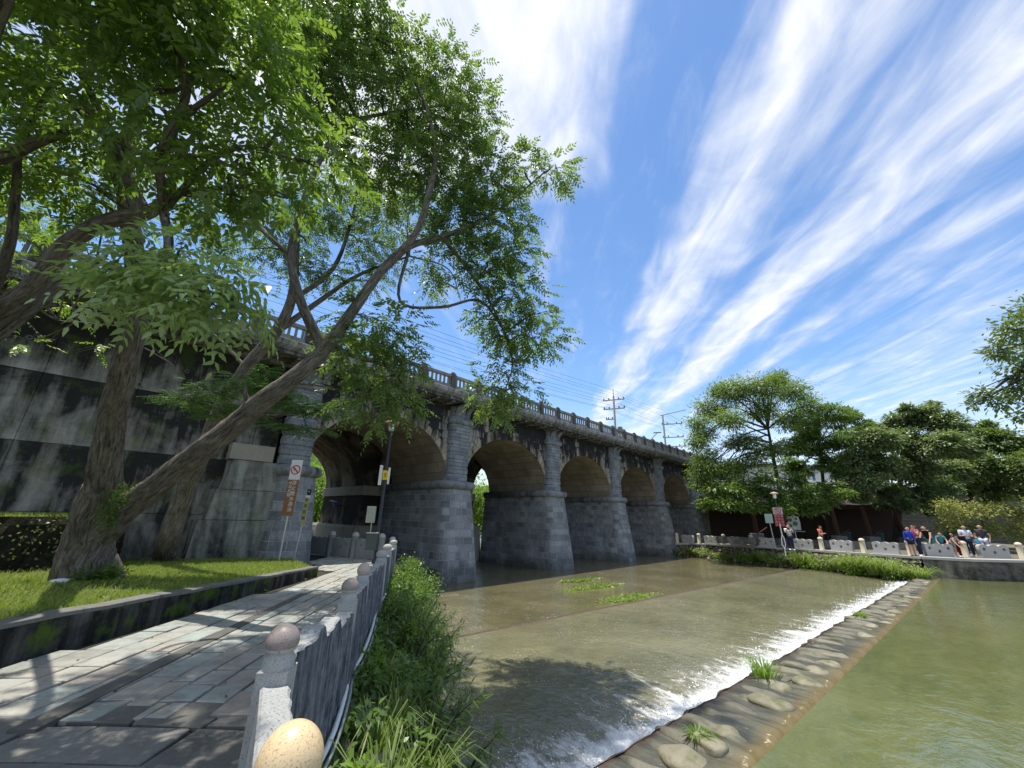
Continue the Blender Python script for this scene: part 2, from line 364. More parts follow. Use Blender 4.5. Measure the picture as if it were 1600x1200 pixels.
plain('sign_red_shaded', (.27, .018, .025), .6, .3, var=.1)  # red of the far board, darkened for the same tree shade
plain('sign_green', (.30, .42, .36), .5, .3, var=.08)
plain('sign_ochre', (.40, .38, .17), .6, .3, var=.2, scale=12)
plain('pvc_white', (.72, .73, .72), .35, .4, var=.08)
plain('pole_concrete', (.42, .40, .37), .8, .2, var=.15)
plain('wire_black', (.03, .03, .035), .6, .2, var=.05)
plain('floodlight_blue', (.03, .05, .16), .4, .4, var=.1)
plain('column_red', (.095, .042, .03), .7, .2, var=.25)
plain('roof_dark', (.06, .045, .035), .8, .2, var=.3)
plain('building_white', (.72, .71, .68), .8, .2, var=.08, scale=1)
plain('window_glass', (.10, .14, .18), .12, .5, var=.2)
plain('shutter_blue', (.06, .15, .35), .6, .3, var=.1)
plain('door_green', (.03, .22, .13), .6, .3, var=.1)
plain('rail_white', (.72, .72, .70), .6, .3, var=.06)
blocks('far_stone', (.07, .066, .055), (.15, .14, .12), (.05, .05, .045), .6, .32, .02, .9)
plain('planter_grey', (.19, .195, .19), .8, .2, var=.15)
plain('barrel_teal', (.06, .11, .12), .5, .3, var=.15)
plain('skin', (.52, .31, .215), .55, .35, var=.06)
plain('hair_black', (.012, .010, .010), .5, .4, var=.1)
plain('hair_grey', (.10, .09, .08), .55, .35, var=.2)
for nm, c in dict(cloth_navy=(.02, .028, .06), cloth_blue=(.02, .06, .42), cloth_white=(.72, .74, .76), cloth_black=(.014, .014, .018), cloth_pink=(.42, .06, .14), cloth_orange=(.68, .16, .10),
                  cloth_teal=(.05, .24, .30), cloth_cyan=(.10, .42, .62), cloth_charcoal=(.05, .05, .065), cloth_paleblue=(.50, .58, .68), cloth_grey=(.28, .28, .30), cloth_maroon=(.16, .02, .035), shoe_white=(.7, .7, .68)).items():
    plain(nm, c, .85, .15, var=.12, scale=12)
def striped(t):
    x, y, z = t.xyz(t.n('ShaderNodeTexCoord').outputs['Object'])
    s = t.math('GREATER_THAN', t.math('SINE', t.math('MULTIPLY', z, 60.)), .45)
    t.out(t.mix(s, (.75, .77, .80), (.06, .08, .16)), .85)
mat('cloth_striped', striped)
# ------------------------------------------------------------------ mesh helpers
def tag(o, label=None, cat=None, group=None, kind=None):
    for k, v in (('label', label), ('category', cat), ('group', group), ('kind', kind)):
        if v: o[k] = v
    return o
def thing(name, loc, label, cat, group=None, rz=0):
    o = bpy.data.objects.new(name, None); C.objects.link(o); o.location = loc; o.rotation_euler = (0, 0, rz)
    o.empty_display_size = .3
    return tag(o, label, cat, group)
def copy_tree(o, parent=None):
    c = o.copy(); C.objects.link(c); c.parent = parent
    for ch in [k for k in bpy.data.objects if k.parent == o]: copy_tree(ch, c)
    return c
def origin(o):
    v = Vector((0, 0, 0))
    while o is not None: v += o.location; o = o.parent
    return v
def link(name, me, m, parent=None, world=True, smooth=False):
    """one mesh object; with world=True its vertices are in world coordinates and are moved into the parent's frame"""
    ms = m if isinstance(m, (list, tuple)) else [m]
    for k in ms: me.materials.append(MATS[k])
    o = bpy.data.objects.new(name, me); C.objects.link(o)
    if parent is not None:
        o.parent = parent
        if world:
            v = origin(parent); me.transform(Matrix.Translation(-v))
    if smooth: me.polygons.foreach_set('use_smooth', [True]*len(me.polygons))
    return o
class MB:
    def __init__(s): s.v, s.f, s.uv, s.mi, s.sm = [], [], [], [], []
    def add(s, pts, faces, uvs=None, mi=0, sm=False):
        b = len(s.v); s.v += [tuple(map(float, p)) for p in pts]
        for i, f in enumerate(faces):
            s.f.append([b+k for k in f]); s.mi.append(mi); s.sm.append(sm)
            s.uv.append(None if uvs is None else (uvs[i] if len(uvs) and isinstance(uvs[0], list) else [uvs[k] for k in f]))
    def box(s, lo, hi, mi=0):
        x0, y0, z0 = lo; x1, y1, z1 = hi
        s.add([(x0, y0, z0), (x1, y0, z0), (x1, y1, z0), (x0, y1, z0), (x0, y0, z1), (x1, y0, z1), (x1, y1, z1), (x0, y1, z1)],
              [(0, 3, 2, 1), (4, 5, 6, 7), (0, 1, 5, 4), (1, 2, 6, 5), (2, 3, 7, 6), (3, 0, 4, 7)], mi=mi)
    def obox(s, c, ax, ay, az, mi=0):
        """box from a centre and three half-axis vectors"""
        c, ax, ay, az = (np.array(k, float) for k in (c, ax, ay, az))
        P = [c+i*ax+j*ay+k*az for k in (-1, 1) for i, j in ((-1, -1), (1, -1), (1, 1), (-1, 1))]
        s.add(P, [(0, 3, 2, 1), (4, 5, 6, 7), (0, 1, 5, 4), (1, 2, 6, 5), (2, 3, 7, 6), (3, 0, 4, 7)], mi=mi)
    def prism(s, poly, z0, z1, mi=0, zt=None, cap0=True):
        n = len(poly)
        f0 = z0 if callable(z0) else (lambda x, y: z0); f1 = z1 if callable(z1) else (lambda x, y: z1)
        P = [(x, y, f0(x, y)) for x, y in poly]+[(x, y, f1(x, y)) for x, y in poly]
        s.add(P, [tuple(range(n, 2*n))]+([tuple(range(n-1, -1, -1))] if cap0 else [])+[(i, (i+1) % n, n+(i+1) % n, n+i) for i in range(n)], mi=mi)
    def loft(s, rings, closed=True, caps=True, mi=0, sm=False, uvs=True, vs=None, ref=None):
        n = len(rings[0]); P, U = [], []; full = 0
        if ref is not None:
            du = [0]
            for i in range(1, n): du.append(du[-1]+math.dist(ref[i-1], ref[i]))
            full = du[-1]+math.dist(ref[-1], ref[0])
        for ri, r in enumerate(rings):
            d = 0
            for i, p in enumerate(r):
                if i: d += math.dist(r[i-1], r[i])
                P.append(p); U.append((du[i] if ref is not None else d, vs[ri] if vs else p[2]))
        F, FU = [], []
        for a in range(len(rings)-1):
            for i in range(n if closed else n-1):
                j = (i+1) % n
                F.append((a*n+i, a*n+j, (a+1)*n+j, (a+1)*n+i))
                ua = [U[a*n+i], U[a*n+j], U[(a+1)*n+j], U[(a+1)*n+i]]
                if closed and j == 0 and ref is not None: ua[1] = (full, ua[1][1]); ua[2] = (full, ua[2][1])
                elif closed and j == 0:
                    ua[1] = (U[a*n+i][0]+math.dist(P[a*n+i], P[a*n+j]), ua[1][1]); ua[2] = (U[(a+1)*n+i][0]+math.dist(P[(a+1)*n+i], P[(a+1)*n+j]), ua[2][1])
                FU.append(ua)
        s.add(P, F, FU, mi, sm)
        if caps and closed:
            s.add(rings[0], [tuple(range(n-1, -1, -1))], mi=mi); s.add(rings[-1], [tuple(range(n))], mi=mi)
    def tube(s, pts, rad, n=8, mi=0, cap=True, sm=True, wob=0):
        pts = [np.array(p, float) for p in pts]; rings = []; vs = [0]
        ref = None
        for i, p in enumerate(pts):
            t = pts[min(i+1, len(pts)-1)]-pts[max(i-1, 0)]; t /= np.linalg.norm(t)+1e-9
            if ref is None: ref = np.cross(t, (0, 0, 1.)) if abs(t[2]) < .9 else np.cross(t, (0, 1., 0))
            a = ref-t*np.dot(ref, t); a /= np.linalg.norm(a)+1e-9; b = np.cross(t, a); ref = a
            r = rad[i] if hasattr(rad, '__len__') else rad
            rr = [r*(1+wob*math.sin(3*k*6.283/n+i*.7)*.5+wob*(random.random()-.5)) for k in range(n)]
            rings.append([tuple(p+rr[k]*(a*math.cos(6.2832*k/n)+b*math.sin(6.2832*k/n))) for k in range(n)])
            if i: vs.append(vs[-1]+np.linalg.norm(p-pts[i-1]))
        s.loft(rings, True, cap, mi, sm, vs=[float(x) for x in vs])
    def lathe(s, c, prof, n=20, mi=0, sm=True, axis=None):
        rings = [[(c[0]+r*math.cos(6.2832*k/n), c[1]+r*math.sin(6.2832*k/n), c[2]+z) for k in range(n)] for r, z in prof]
        s.loft(rings, True, True, mi, sm)
    def build(s, name, m, parent=None, world=True, bevel=0, smooth=False, fix=True):
        me = bpy.data.meshes.new(name); me.from_pydata(s.v, [], s.f)
        ul = me.uv_layers.new(name='UVMap'); uvd = np.zeros((len(me.loops), 2), np.float32)
        me.update()
        for p, u in zip(me.polygons, s.uv):
            if u is None:
                nr = p.normal
                if abs(nr.z) > .75: u = [(s.v[i][0], s.v[i][1]) for i in p.vertices]
                else:
                    h = math.hypot(nr.x, nr.y); tx, ty = -nr.y/h, nr.x/h
                    u = [(s.v[i][0]*tx+s.v[i][1]*ty, s.v[i][2]) for i in p.vertices]
            for li, q in zip(p.loop_indices, u): uvd[li] = q
        ul.data.foreach_set('uv', uvd.ravel())
        me.polygons.foreach_set('material_index', s.mi)
        me.polygons.foreach_set('use_smooth', [True]*len(s.sm) if smooth else s.sm)
        o = link(name, me, m, parent, world)
        if bevel:
            b = o.modifiers.new('bevel', 'BEVEL'); b.width = bevel; b.segments = 2; b.limit_method = 'ANGLE'; b.angle_limit = R(35)
        return o
def raw_mesh(name, V, nf, m, parent=None, k=4):
    """loose faces of k corners each: V is (nf*k, 3)"""
    me = bpy.data.meshes.new(name)
    me.vertices.add(len(V)); me.vertices.foreach_set('co', np.ascontiguousarray(V, np.float32).ravel())
    me.loops.add(nf*k); me.loops.foreach_set('vertex_index', np.arange(nf*k, dtype=np.int32))
    me.polygons.add(nf); me.polygons.foreach_set('loop_start', np.arange(0, nf*k, k, dtype=np.int32)); me.polygons.foreach_set('loop_total', np.full(nf, k, np.int32))
    me.update(); me.validate()
    return link(name, me, m, parent)
def unit(a): return a/(np.linalg.norm(a, axis=-1, keepdims=True)+1e-9)
def curve_mesh(outline, holes, thick):
    """flat plate with real holes, in the XZ plane, thickness along Y"""
    cu = bpy.data.curves.new('plate', 'CURVE'); cu.dimensions = '2D'; cu.fill_mode = 'BOTH'; cu.extrude = thick/2
    for pts in [outline]+holes:
        sp = cu.splines.new('POLY'); sp.points.add(len(pts)-1); sp.use_cyclic_u = True
        for q, (x, z) in zip(sp.points, pts): q.co = (x, z, 0, 1)
    o = bpy.data.objects.new('plate', cu); C.objects.link(o)
    me = bpy.data.meshes.new_from_object(o.evaluated_get(bpy.context.evaluated_depsgraph_get()))
    bpy.data.objects.remove(o); bpy.data.curves.remove(cu)
    me.transform(Matrix.Rotation(R(90), 4, 'X')); me.materials.clear()
    return me
def text_mesh(body, size):
    cu = bpy.data.curves.new('lettering', 'FONT'); cu.body = body; cu.size = size; cu.align_x = 'CENTER'; cu.align_y = 'CENTER'; cu.extrude = .002
    o = bpy.data.objects.new('lettering', cu); C.objects.link(o)
    me = bpy.data.meshes.new_from_object(o.evaluated_get(bpy.context.evaluated_depsgraph_get()))
    bpy.data.objects.remove(o); bpy.data.curves.remove(cu)
    me.transform(Matrix.Rotation(R(90), 4, 'X')); me.materials.clear()
    return me
def circ(cx, cz, r, n=14, sx=1): return [(cx+r*sx*math.cos(6.2832*k/n), cz+r*math.sin(6.2832*k/n)) for k in range(n)]
# ================================================================== ground, banks, water
KD = np.array([.70, .714]); PDIR = np.array([.64, .768])
def zpath(x, y): return -1.5-.012*(x*PDIR[0]+y*PDIR[1])
def zlawn(x, y): return -1.0-.040*(x*KD[0]+y*KD[1])
RAIL = [(.10, -2.4), (.30, -.6), (.545, 1.345), (.89, 2.545), (1.93, 4.02), (2.62, 5.15), (4.2, 7.6), (5.3, 9.35), (6.7, 11.5), (7.9, 13.6), (8.35, 15.3), (7.2, 18.6), (6.6, 21.5)]
LAND = [(-60, -40), (-.1, -40)]+RAIL+[(7.5, 30), (9, 70), (-60, 70)]
m = MB(); m.box((-1500, -1500, -5.0), (1500, 1500, -4.7)); tag(m.build('ground', 'earth'), kind='structure')
m = MB(); m.prism(LAND, -4.6, lambda x, y: zpath(x, y)-.045); tag(m.build('river_bank', 'path_joint'), kind='structure')
# pool, weir, channel
A0, A1 = np.array(PZ(950, 1200, -2.62)[:2]), np.array(PZ(1440, 900, -2.62)[:2])       # lip of the weir
B0, B1 = np.array(PZ(1170, 1200, -2.5)[:2]), np.array(PZ(1475, 900, -2.5)[:2])        # pool side of the apron
U0, U1 = np.array(PZ(690, 1000, -2.80)[:2]), np.array(PZ(1220, 895, -2.80)[:2])       # lip of the upper step
def ext(a, b, k0, k1): d = b-a; return a-d*k0, b+d*k1
A0, A1 = ext(A0, A1, .10, .12); B0, B1 = ext(B0, B1, .14, .12); U0, U1 = ext(U0, U1, .12, .25)
ZP, ZM, ZL = -2.52, -2.80, -2.95
def strip(name, a, b, L0, L1, z, material, nu=2, nv=2, wave=0):
    """sheet between two lines, UV = metres along and across"""
    m = MB(); P, U, F = [], [], []
    ln = float(np.linalg.norm(b-a))
    for i in range(nu+1):
        for j in range(nv+1):
            s, t = i/nu, j/nv
            p = (a+(b-a)*s)*(1-t)+(L0+(L1-L0)*s)*t
            w = float(np.linalg.norm((L0+(L1-L0)*s)-(a+(b-a)*s)))
            P.append((p[0], p[1], z)); U.append((s*ln, t*w))
    for i in range(nu):
        for j in range(nv):
            k = i*(nv+1)+j; F.append((k, k+nv+1, k+nv+2, k+1))
    m.add(P, F, U, sm=True); return m
m = strip('x', A0, A1, U0, U1, ZM, '', 40, 12); tag(m.build('channel_water', 'mid_water'), kind='structure')
far0, far1 = U0+np.array([3.5, 70]), U1+np.array([45, 60])
m = strip('x', U0, U1, far0, far1, ZL, '', 20, 20); tag(m.build('river_water', 'low_water'), kind='structure')
m = MB(); m.add([(*B0, ZP), (*B1, ZP), (90, -14, ZP), (90, -70, ZP), (-2, -70, ZP), (-2, -2, ZP)], [(0, 5, 4, 3, 2, 1)]); tag(m.build('pool_water', 'pool_water'), kind='structure')
# weir: wet apron with an uneven lip, and the low step upstream of the bridge
root = thing('weir', (*((A0+A1)/2), -3.3), 'long low stone weir crossing the river with water spilling over its dark lip', 'weir')
m = MB(); P, U, F = [], [], []; nu, nv = 420, 14
lnA = float(np.linalg.norm(A1-A0))
for i in range(nu+1):
    s = i/nu; x = s*lnA
    jag = .022*math.sin(x*3.1+math.sin(x*2.3)*2)+.012*math.sin(x*13+1)
    for j in range(nv+1):
        t = j/nv; p = (B0+(B1-B0)*s)*(1-t)+(A0+(A1-A0)*s+np.array([0, jag*.8]))*t
        z = ZP+.012-.05*t*t-.03*math.sin(t*3.14)*(1+math.sin(x*7+math.sin(x*3)*1.5))*.8+(.02*math.sin(x*9) if 0 < j < nv else 0)
        if j == 0: z = ZP-.05
        P.append((p[0], p[1], z)); U.append((x, t))
for i in range(nu):
    for j in range(nv):
        k = i*(nv+1)+j; F.append((k, k+nv+1, k+nv+2, k+1))
m.add(P, F, U, sm=True); m.build('apron', 'apron_water', root)
m = MB(); P2, F2 = [], []
for i in range(nu+1):
    p = P[i*(nv+1)+nv]; b = .05*math.sin(i*.9)+.03*math.sin(i*.37)
    P2 += [(p[0], p[1], p[2]+.004+abs(b)*.15), (p[0]+b*.2, p[1]+.05+b*.4, p[2]-.02), (p[0], p[1]+.08+b*.4, p[2]-.5)]
for i in range(nu):
    for j in range(2): k = i*3+j; F2.append((k, k+3, k+4, k+1))
m.add(P2, F2, sm=True); m.build('lip', 'lip_stone', root)
m = MB(); d = unit(U1-U0); nrm = np.array([-d[1], d[0]])
rings = []
for i in range(121):
    p = U0+(U1-U0)*i/120; b = .03*math.sin(i*1.7)
    rings.append([(*(p-nrm*.15), ZM-.01), (*(p+nrm*(.02+b)), ZM+.015), (*(p+nrm*(.10+b)), ZM-.04), (*(p+nrm*.12), ZL-.3)])
m.loft(rings, False, False, sm=True)
tag(m.build('river_step', 'lip_stone'), 'thin dark stone step across the river nearer to the bridge', 'step')
# broken white water tumbling off the lip
n = 36000; s_ = rng.random(n)**1.25; ok = (np.sin(s_*lnA*2.9)+np.sin(s_*lnA*7.7+1)+rng.normal(0, .8, n)) > -.7; s_ = s_[ok]; n = len(s_)
d_ = rng.exponential(.24, n)*(1.25-.5*s_); fd = unit(np.array([-(A1-A0)[1], (A1-A0)[0]])); xy = A0+(A1-A0)*s_[:, None]+fd*(.07+d_)[:, None]
p = np.stack([xy[:, 0], xy[:, 1], ZM+.012+.10*rng.random(n)*np.exp(-d_*4)], 1); a_ = rng.normal(0, 1, (n, 3)); a_[:, 2] *= .5; w_ = np.stack([np.cross(a_[i], rng.normal(0, 1, 3)) for i in range(n)]); sz_ = (.006+.015*rng.random((n, 1))**2)*(.8+1.6*s_[:, None])*np.exp(-d_*.7)[:, None]
a_, w_ = unit(a_)*sz_*1.6, unit(w_)*sz_
tag(raw_mesh('foam', np.stack([p-a_, p-w_, p+a_, p+w_], 1).reshape(-1, 3), n, 'foam_white'), kind='stuff')
# ================================================================== far bank
FB = [PZ(x, y, z)[:2] for x, y, z in ((1058.6, 849, -1.92), (1093, 850, -1.9), (1132, 852.5, -1.85), (1175.5, 855, -1.8), (1228, 858, -1.75), (1285.5, 861.3, -1.68), (1351, 865, -1.6), (1425, 869.5, -1.55), (1440, 870.5, -1.54))]
FB = [np.array(p) for p in FB]
FB0 = FB[0]+(FB[0]-FB[2])*2.2
CBK = [np.array(PZ(1520, 874.5, -1.54)[:2]), np.array(PZ(1610, 876.5, -1.54)[:2])]
CEND = CBK[1]+(CBK[1]-CBK[0])*6
edge = [FB0]+FB+CBK+[CEND]
def zfar(p): return float(np.interp(p[1], [-2, 0, 15.5], [-1.54, -1.54, -1.92]))
mid = [e+np.array([3.5, 1.0]) for e in edge]
m = MB(); F = []
P = [(e[0], e[1], zfar(e)) for e in edge]+[(e[0], e[1], zfar(e)) for e in mid]+[(e[0]+120, e[1]+60, -1.6) for e in edge]
n = len(edge)
for r in range(2):
    for i in range(n-1): F.append((r*n+i, r*n+i+1, (r+1)*n+i+1, (r+1)*n+i))
m.add(P, F); tag(m.build('far_path', 'far_soil'), kind='structure')
# rubble wall under the far path, concrete wall to its right
def wall_strip(name, pts, depth, batter, label, cat, material, lumps, cap=None):
    m = MB(); rings = []; L = 0; N = 14
    seg = []
    for a, b in zip(pts[:-1], pts[1:]):
        k = max(2, int(np.linalg.norm(b-a)/.22))
        seg += [a+(b-a)*i/k for i in range(k)]
    seg.append(pts[-1])
    for i, p in enumerate(seg):
        t = unit(seg[min(i+1, len(seg)-1)]-seg[max(i-1, 0)]); nr = np.array([t[1], -t[0]])
        if nr @ (-p) < 0: nr = -nr
        r = []
        for j in range(N+1):
            q = j/N; o = .02+batter*q+lumps*(rng.random()-.3)*(1 if 0 < j < N else 0)
            pp = p+nr*o; r.append((pp[0], pp[1], zfar(p)-.06-q*depth))
        rings.append(r)
    m.loft(rings, False, False, sm=False)
    root = thing(name, (*seg[len(seg)//2], -3.2), label, cat)
    m.build('wall', material, root)
    c = MB()
    c.loft([[(*(p-n_*.5), zfar(p)+.03), (*(p+n_*.10), zfar(p)+.03), (*(p+n_*.10), zfar(p)-.09), (*(p-n_*.5), zfar(p)-.09)] for p, n_ in
            [(p, (lambda t: np.array([t[1], -t[0]]) if np.array([t[1], -t[0]]) @ (-p) > 0 else np.array([-t[1], t[0]]))(unit(seg[min(i+1, len(seg)-1)]-seg[max(i-1, 0)]))) for i, p in enumerate(seg)]])
    c.build('coping', 'slab_stone', root)
    return root
wall_strip('rubble_wall', [FB0]+FB, 1.6, .5, 'low rubble stone wall holding up the far path above the river', 'wall', 'rubble_masonry', .16)
wall_strip('concrete_wall', [FB[-1]]+CBK+[CEND], 1.3, .08, 'stained grey concrete river wall to the right of the weir end', 'wall', 'bank_concrete', .03)
# rising land, terrace and hills behind
UB = [PD(x, 815, dp)[:2] for x, dp in ((1085, 47), (1180, 45), (1300, 44), (1440, 44), (1600, 46), (1900, 60))]
UB = [np.array(u) for u in UB]
m = MB(); top = [tuple(u) for u in UB]+[tuple(u*3) for u in UB[::-1]]
m.prism(top, -3, 3.75); tag(m.build('upper_terrace', 'far_soil'), kind='structure')
m = MB(); rings = []
for i, u in enumerate(UB): rings.append([(*(u*.990), -2.4), (*(u*.994), 3.7), (*(u*1.006), 3.82), (*(u*1.02), 3.82)])
m.loft(rings, False, False)
tag(m.build('terrace_wall', 'far_stone'), 'tall dark stone wall behind the shelter across the river', 'wall')
def hill(name, c, rx, ry, h, seed):
    r_ = np.random.default_rng(seed); m = MB(); N = 40; P, F = [], []
    ph = r_.random(6)*6
    for i in range(N+1):
        for j in range(N+1):
            x, y = -1+2*i/N, -1+2*j/N; q = max(0, 1-x*x-y*y)
            P.append((c[0]+x*rx, c[1]+y*ry, -5+h*q**.8*(1+.25*math.sin(4*x+ph[0])*math.sin(5*y+ph[1])+.1*math.sin(11*x+ph[2])*math.sin(9*y+ph[3]))))
    for i in range(N):
        for j in range(N): k = i*(N+1)+j; F.append((k, k+N+1, k+N+2, k+1))
    m.add(P, F, sm=True); tag(m.build(name, 'hill_green'), kind='structure')
hill('hill', (60, 420), 300, 160, 75, 3); hill('hill', (420, 300), 220, 160, 48, 5); hill('hill', (-300, 330), 260, 200, 70, 8)
# ================================================================== near path, kerb, lawn
def clip_ok(x, y):                                            # is (x, y) on the paved path (right of the kerb, left of the railing)
    kx = 4.75; k0 = np.array([-3.2, 3.9]); kd = unit(np.array([4.75, 12.0])-k0)
    side = kd[0]*(y-k0[1])-kd[1]*(x-k0[0])
    if y < 12.2 and side > -.03: return False
    if y >= 12.2 and x < 4.8+(y-12)*.24: return False
    rx = np.interp(y, [p[1] for p in RAIL], [p[0] for p in RAIL])
    return x < rx-.04
def slab_field(name, d, s0, s1, t0, t1, rows, lens, top, material, gap=.022, jit=.012):
    d = unit(np.array(d)); e = np.array([-d[1], d[0]]); m = MB(); t = t0
    while t < t1:
        w = random.uniform(*rows); s = s0+random.uniform(0, .4)
        while s < s1:
            L = random.uniform(*lens)
            q = [d*a+e*b for a, b in ((s+gap/2, t+gap/2), (s+L-gap/2, t+gap/2), (s+L-gap/2, t+w-gap/2), (s+gap/2, t+w-gap/2))]
            q = [p+np.array([random.uniform(-jit, jit), random.uniform(-jit, jit)]) for p in q]
            c = sum(q)/4
            if all(clip_ok(*p) for p in q):
                dz = random.uniform(-.006, .006); tx, ty = random.uniform(-.008, .008), random.uniform(-.008, .008)
                zz = lambda p: zpath(*p)+top+dz+(p[0]-c[0])*tx+(p[1]-c[1])*ty
                inn = [p+(c-p)*(.012/max(.15, np.linalg.norm(p-c))) for p in q]
                P = [(*p, zpath(*p)-.04) for p in q]+[(*p, zz(p)-.007) for p in q]+[(*p, zz(p)) for p in inn]
                F = [(8, 9, 10, 11)]+[(i+k, (i+1) % 4+k, (i+1) % 4+k+4, i+k+4) for i in range(4) for k in (0, 4)]
                m.add(P, F)
            s += L
        t += w
    return m
D0 = (.652, .758)
m = slab_field('p', D0, 3.86, 24, -2.2, 5.6, (.21, .34), (.28, .62), 0, 'path_slabs'); tag(m.build('paved_path', 'path_slabs'), kind='structure')
m = slab_field('p', (.70, -.714), -8, 6, -9, 3.72, (.34, .50), (.42, .75), -.012, 'plaza_slabs', .035, .03)
# keep the dark plaza on this side of the step
tag(m.build('plaza', 'plaza_slabs'), kind='structure')
m = MB(); g0, g1 = np.array([.05, 4.9]), np.array([3.5, 9.3]); gd = unit(g1-g0); gn = np.array([-gd[1], gd[0]])
m.prism([tuple(g0-gn*.09), tuple(g1-gn*.07), tuple(g1+gn*.07), tuple(g0+gn*.09)], lambda x, y: zpath(x, y)-.04, lambda x, y: zpath(x, y)+.010)
tag(m.build('gutter', 'gutter_stone'), kind='structure')
# kerb wall
k0, k1 = np.array([-6.5, .55]), np.array([4.78, 12.03]); kd = unit(k1-k0); kn = np.array([-kd[1], kd[0]])
root = thing('planter_kerb', (*((k0+k1)/2), -1.5), 'dark mossy stone kerb wall edging the lawn along the paved path', 'kerb')
m = MB(); mc = MB(); rings, rc = [], []
for i in range(61):
    p = k0+(k1-k0)*i/60; z = zlawn(*p)+.035+.006*math.sin(i*1.3); a = p+kn*.24; w = .008*math.sin(i*2.1)
    rings.append([(*(p-kn*(.0+w)), zpath(*p)-.05), (*(p-kn*w), z-.05), (*a, z-.05), (*a, zpath(*p)-.05)])
    rc.append([(*(p-kn*(.012+w)), z-.05), (*(p-kn*(.010+w)), z-.008), (*(p+kn*.01), z), (*(a-kn*.01), z), (*(a+kn*.01), z-.05)])
m.loft(rings); m.build('kerb', 'kerb_stone', root); mc.loft(rc); mc.build('coping', 'kerb_cap', root)
LAWN = [tuple(k0+kn*.2), tuple(k1+kn*.2), (5.3, 15.9), (5.0, 17.2), (-14, 17.2), (-14, -4)]
m = MB(); m.prism(LAWN, -2.2, lambda x, y: zlawn(x, y)); tag(m.build('lawn', 'lawn_soil'), kind='structure')
TER = [(-12, 6.0), (-6, 10.3), (-4, 11.7), (-1, 13.75), (.05, 14.45), (.55, 15.3), (.8, 17.3), (-12, 17.3)]
root = thing('raised_bank', (-3, 13, -1.2), 'raised bank with a dark overgrown earth face left of the forked tree', 'earth bank')
m = MB(); m.prism(TER, -2, -.30); m.build('bank_top', 'lawn_soil', root)
m = MB(); rings = []
for a, b in zip(TER[:6], TER[1:7]):
    a, b = np.array(a), np.array(b); t = unit(b-a); nr = np.array([t[1], -t[0]]); k = max(2, int(np.linalg.norm(b-a)/.09))
    for i in range(k):
        p = a+(b-a)*i/k
        rings.append([(*(p+nr*(.16-.10*j/9+.10*rng.random()*(j < 9))), -1.75+j*.165) for j in range(10)])
m.loft(rings, False, False, sm=False); m.build('bank_face', 'hedge_soil', root)
# near river slope
TOE = [(1.6, -3), (1.9, -.8), (2.3, 1.2), (3.1, 2.9), (3.75, 4.4), (4.5, 5.6), (5.9, 7.7), (7.2, 9.6), (8.7, 11.8), (10.0, 14), (10.6, 16), (9.2, 19), (9, 23)]
m = MB(); rings = []
def rail_at(s):
    i = min(int(s), len(RAIL)-2); f = s-i; return np.array(RAIL[i])*(1-f)+np.array(RAIL[i+1])*f
def toe_at(s):
    i = min(int(s), len(TOE)-2); f = s-i; return np.array(TOE[i])*(1-f)+np.array(TOE[i+1])*f
def slope_pt(s, t):
    p = rail_at(s)*(1-t)+toe_at(s)*t; return np.array([p[0], p[1], float(np.interp(t, [0, .15, .5, 1], [zpath(*p)-.12, zpath(*p)-.3, -2.2, -3.35]))])
for i in range(12*14+1):
    r = []
    for j in range(15):
        p = slope_pt(i/14, j/14); p = p+rng.normal(0, .045, 3)*(0 < j); r.append(tuple(p))
    rings.append(r)
m.loft(rings, False, False, sm=True); tag(m.build('river_slope', 'rock_bank'), kind='structure')
# ================================================================== stone arch bridge
XC0, SP = 4.78, 7.97                                     # centre of the first pier, spacing
PIERS = [XC0+SP*k for k in range(6)]
YF, YB = 16.55, 22.0                                     # faces of the bridge
ZS, RA, RB, ZT = 1.55, 3.45, 2.82, 5.55                  # springing height, half span, rise, top of the spandrel
bridge = thing('arch_bridge', (24, 18.6, -3.2), 'old grey stone bridge of five arches on battered piers across the river', 'bridge')
def plan(xc, hw, yf, yb, rc, n=7):
    P = [(xc-hw, yb), (xc-hw, yf+rc)]
    P += [(xc-hw+rc-rc*math.cos(a), yf+rc-rc*math.sin(a)) for a in np.linspace(0, math.pi/2, n)[1:]]
    P += [(xc+hw-rc+rc*math.sin(a), yf+rc-rc*math.cos(a)) for a in np.linspace(0, math.pi/2, n)]
    P += [(xc+hw, yb)]
    return P
def ring(xc, hw, yf, rc, z, yb=YB): return [(x, y, z) for x, y in plan(xc, hw, yf, yb, rc)]
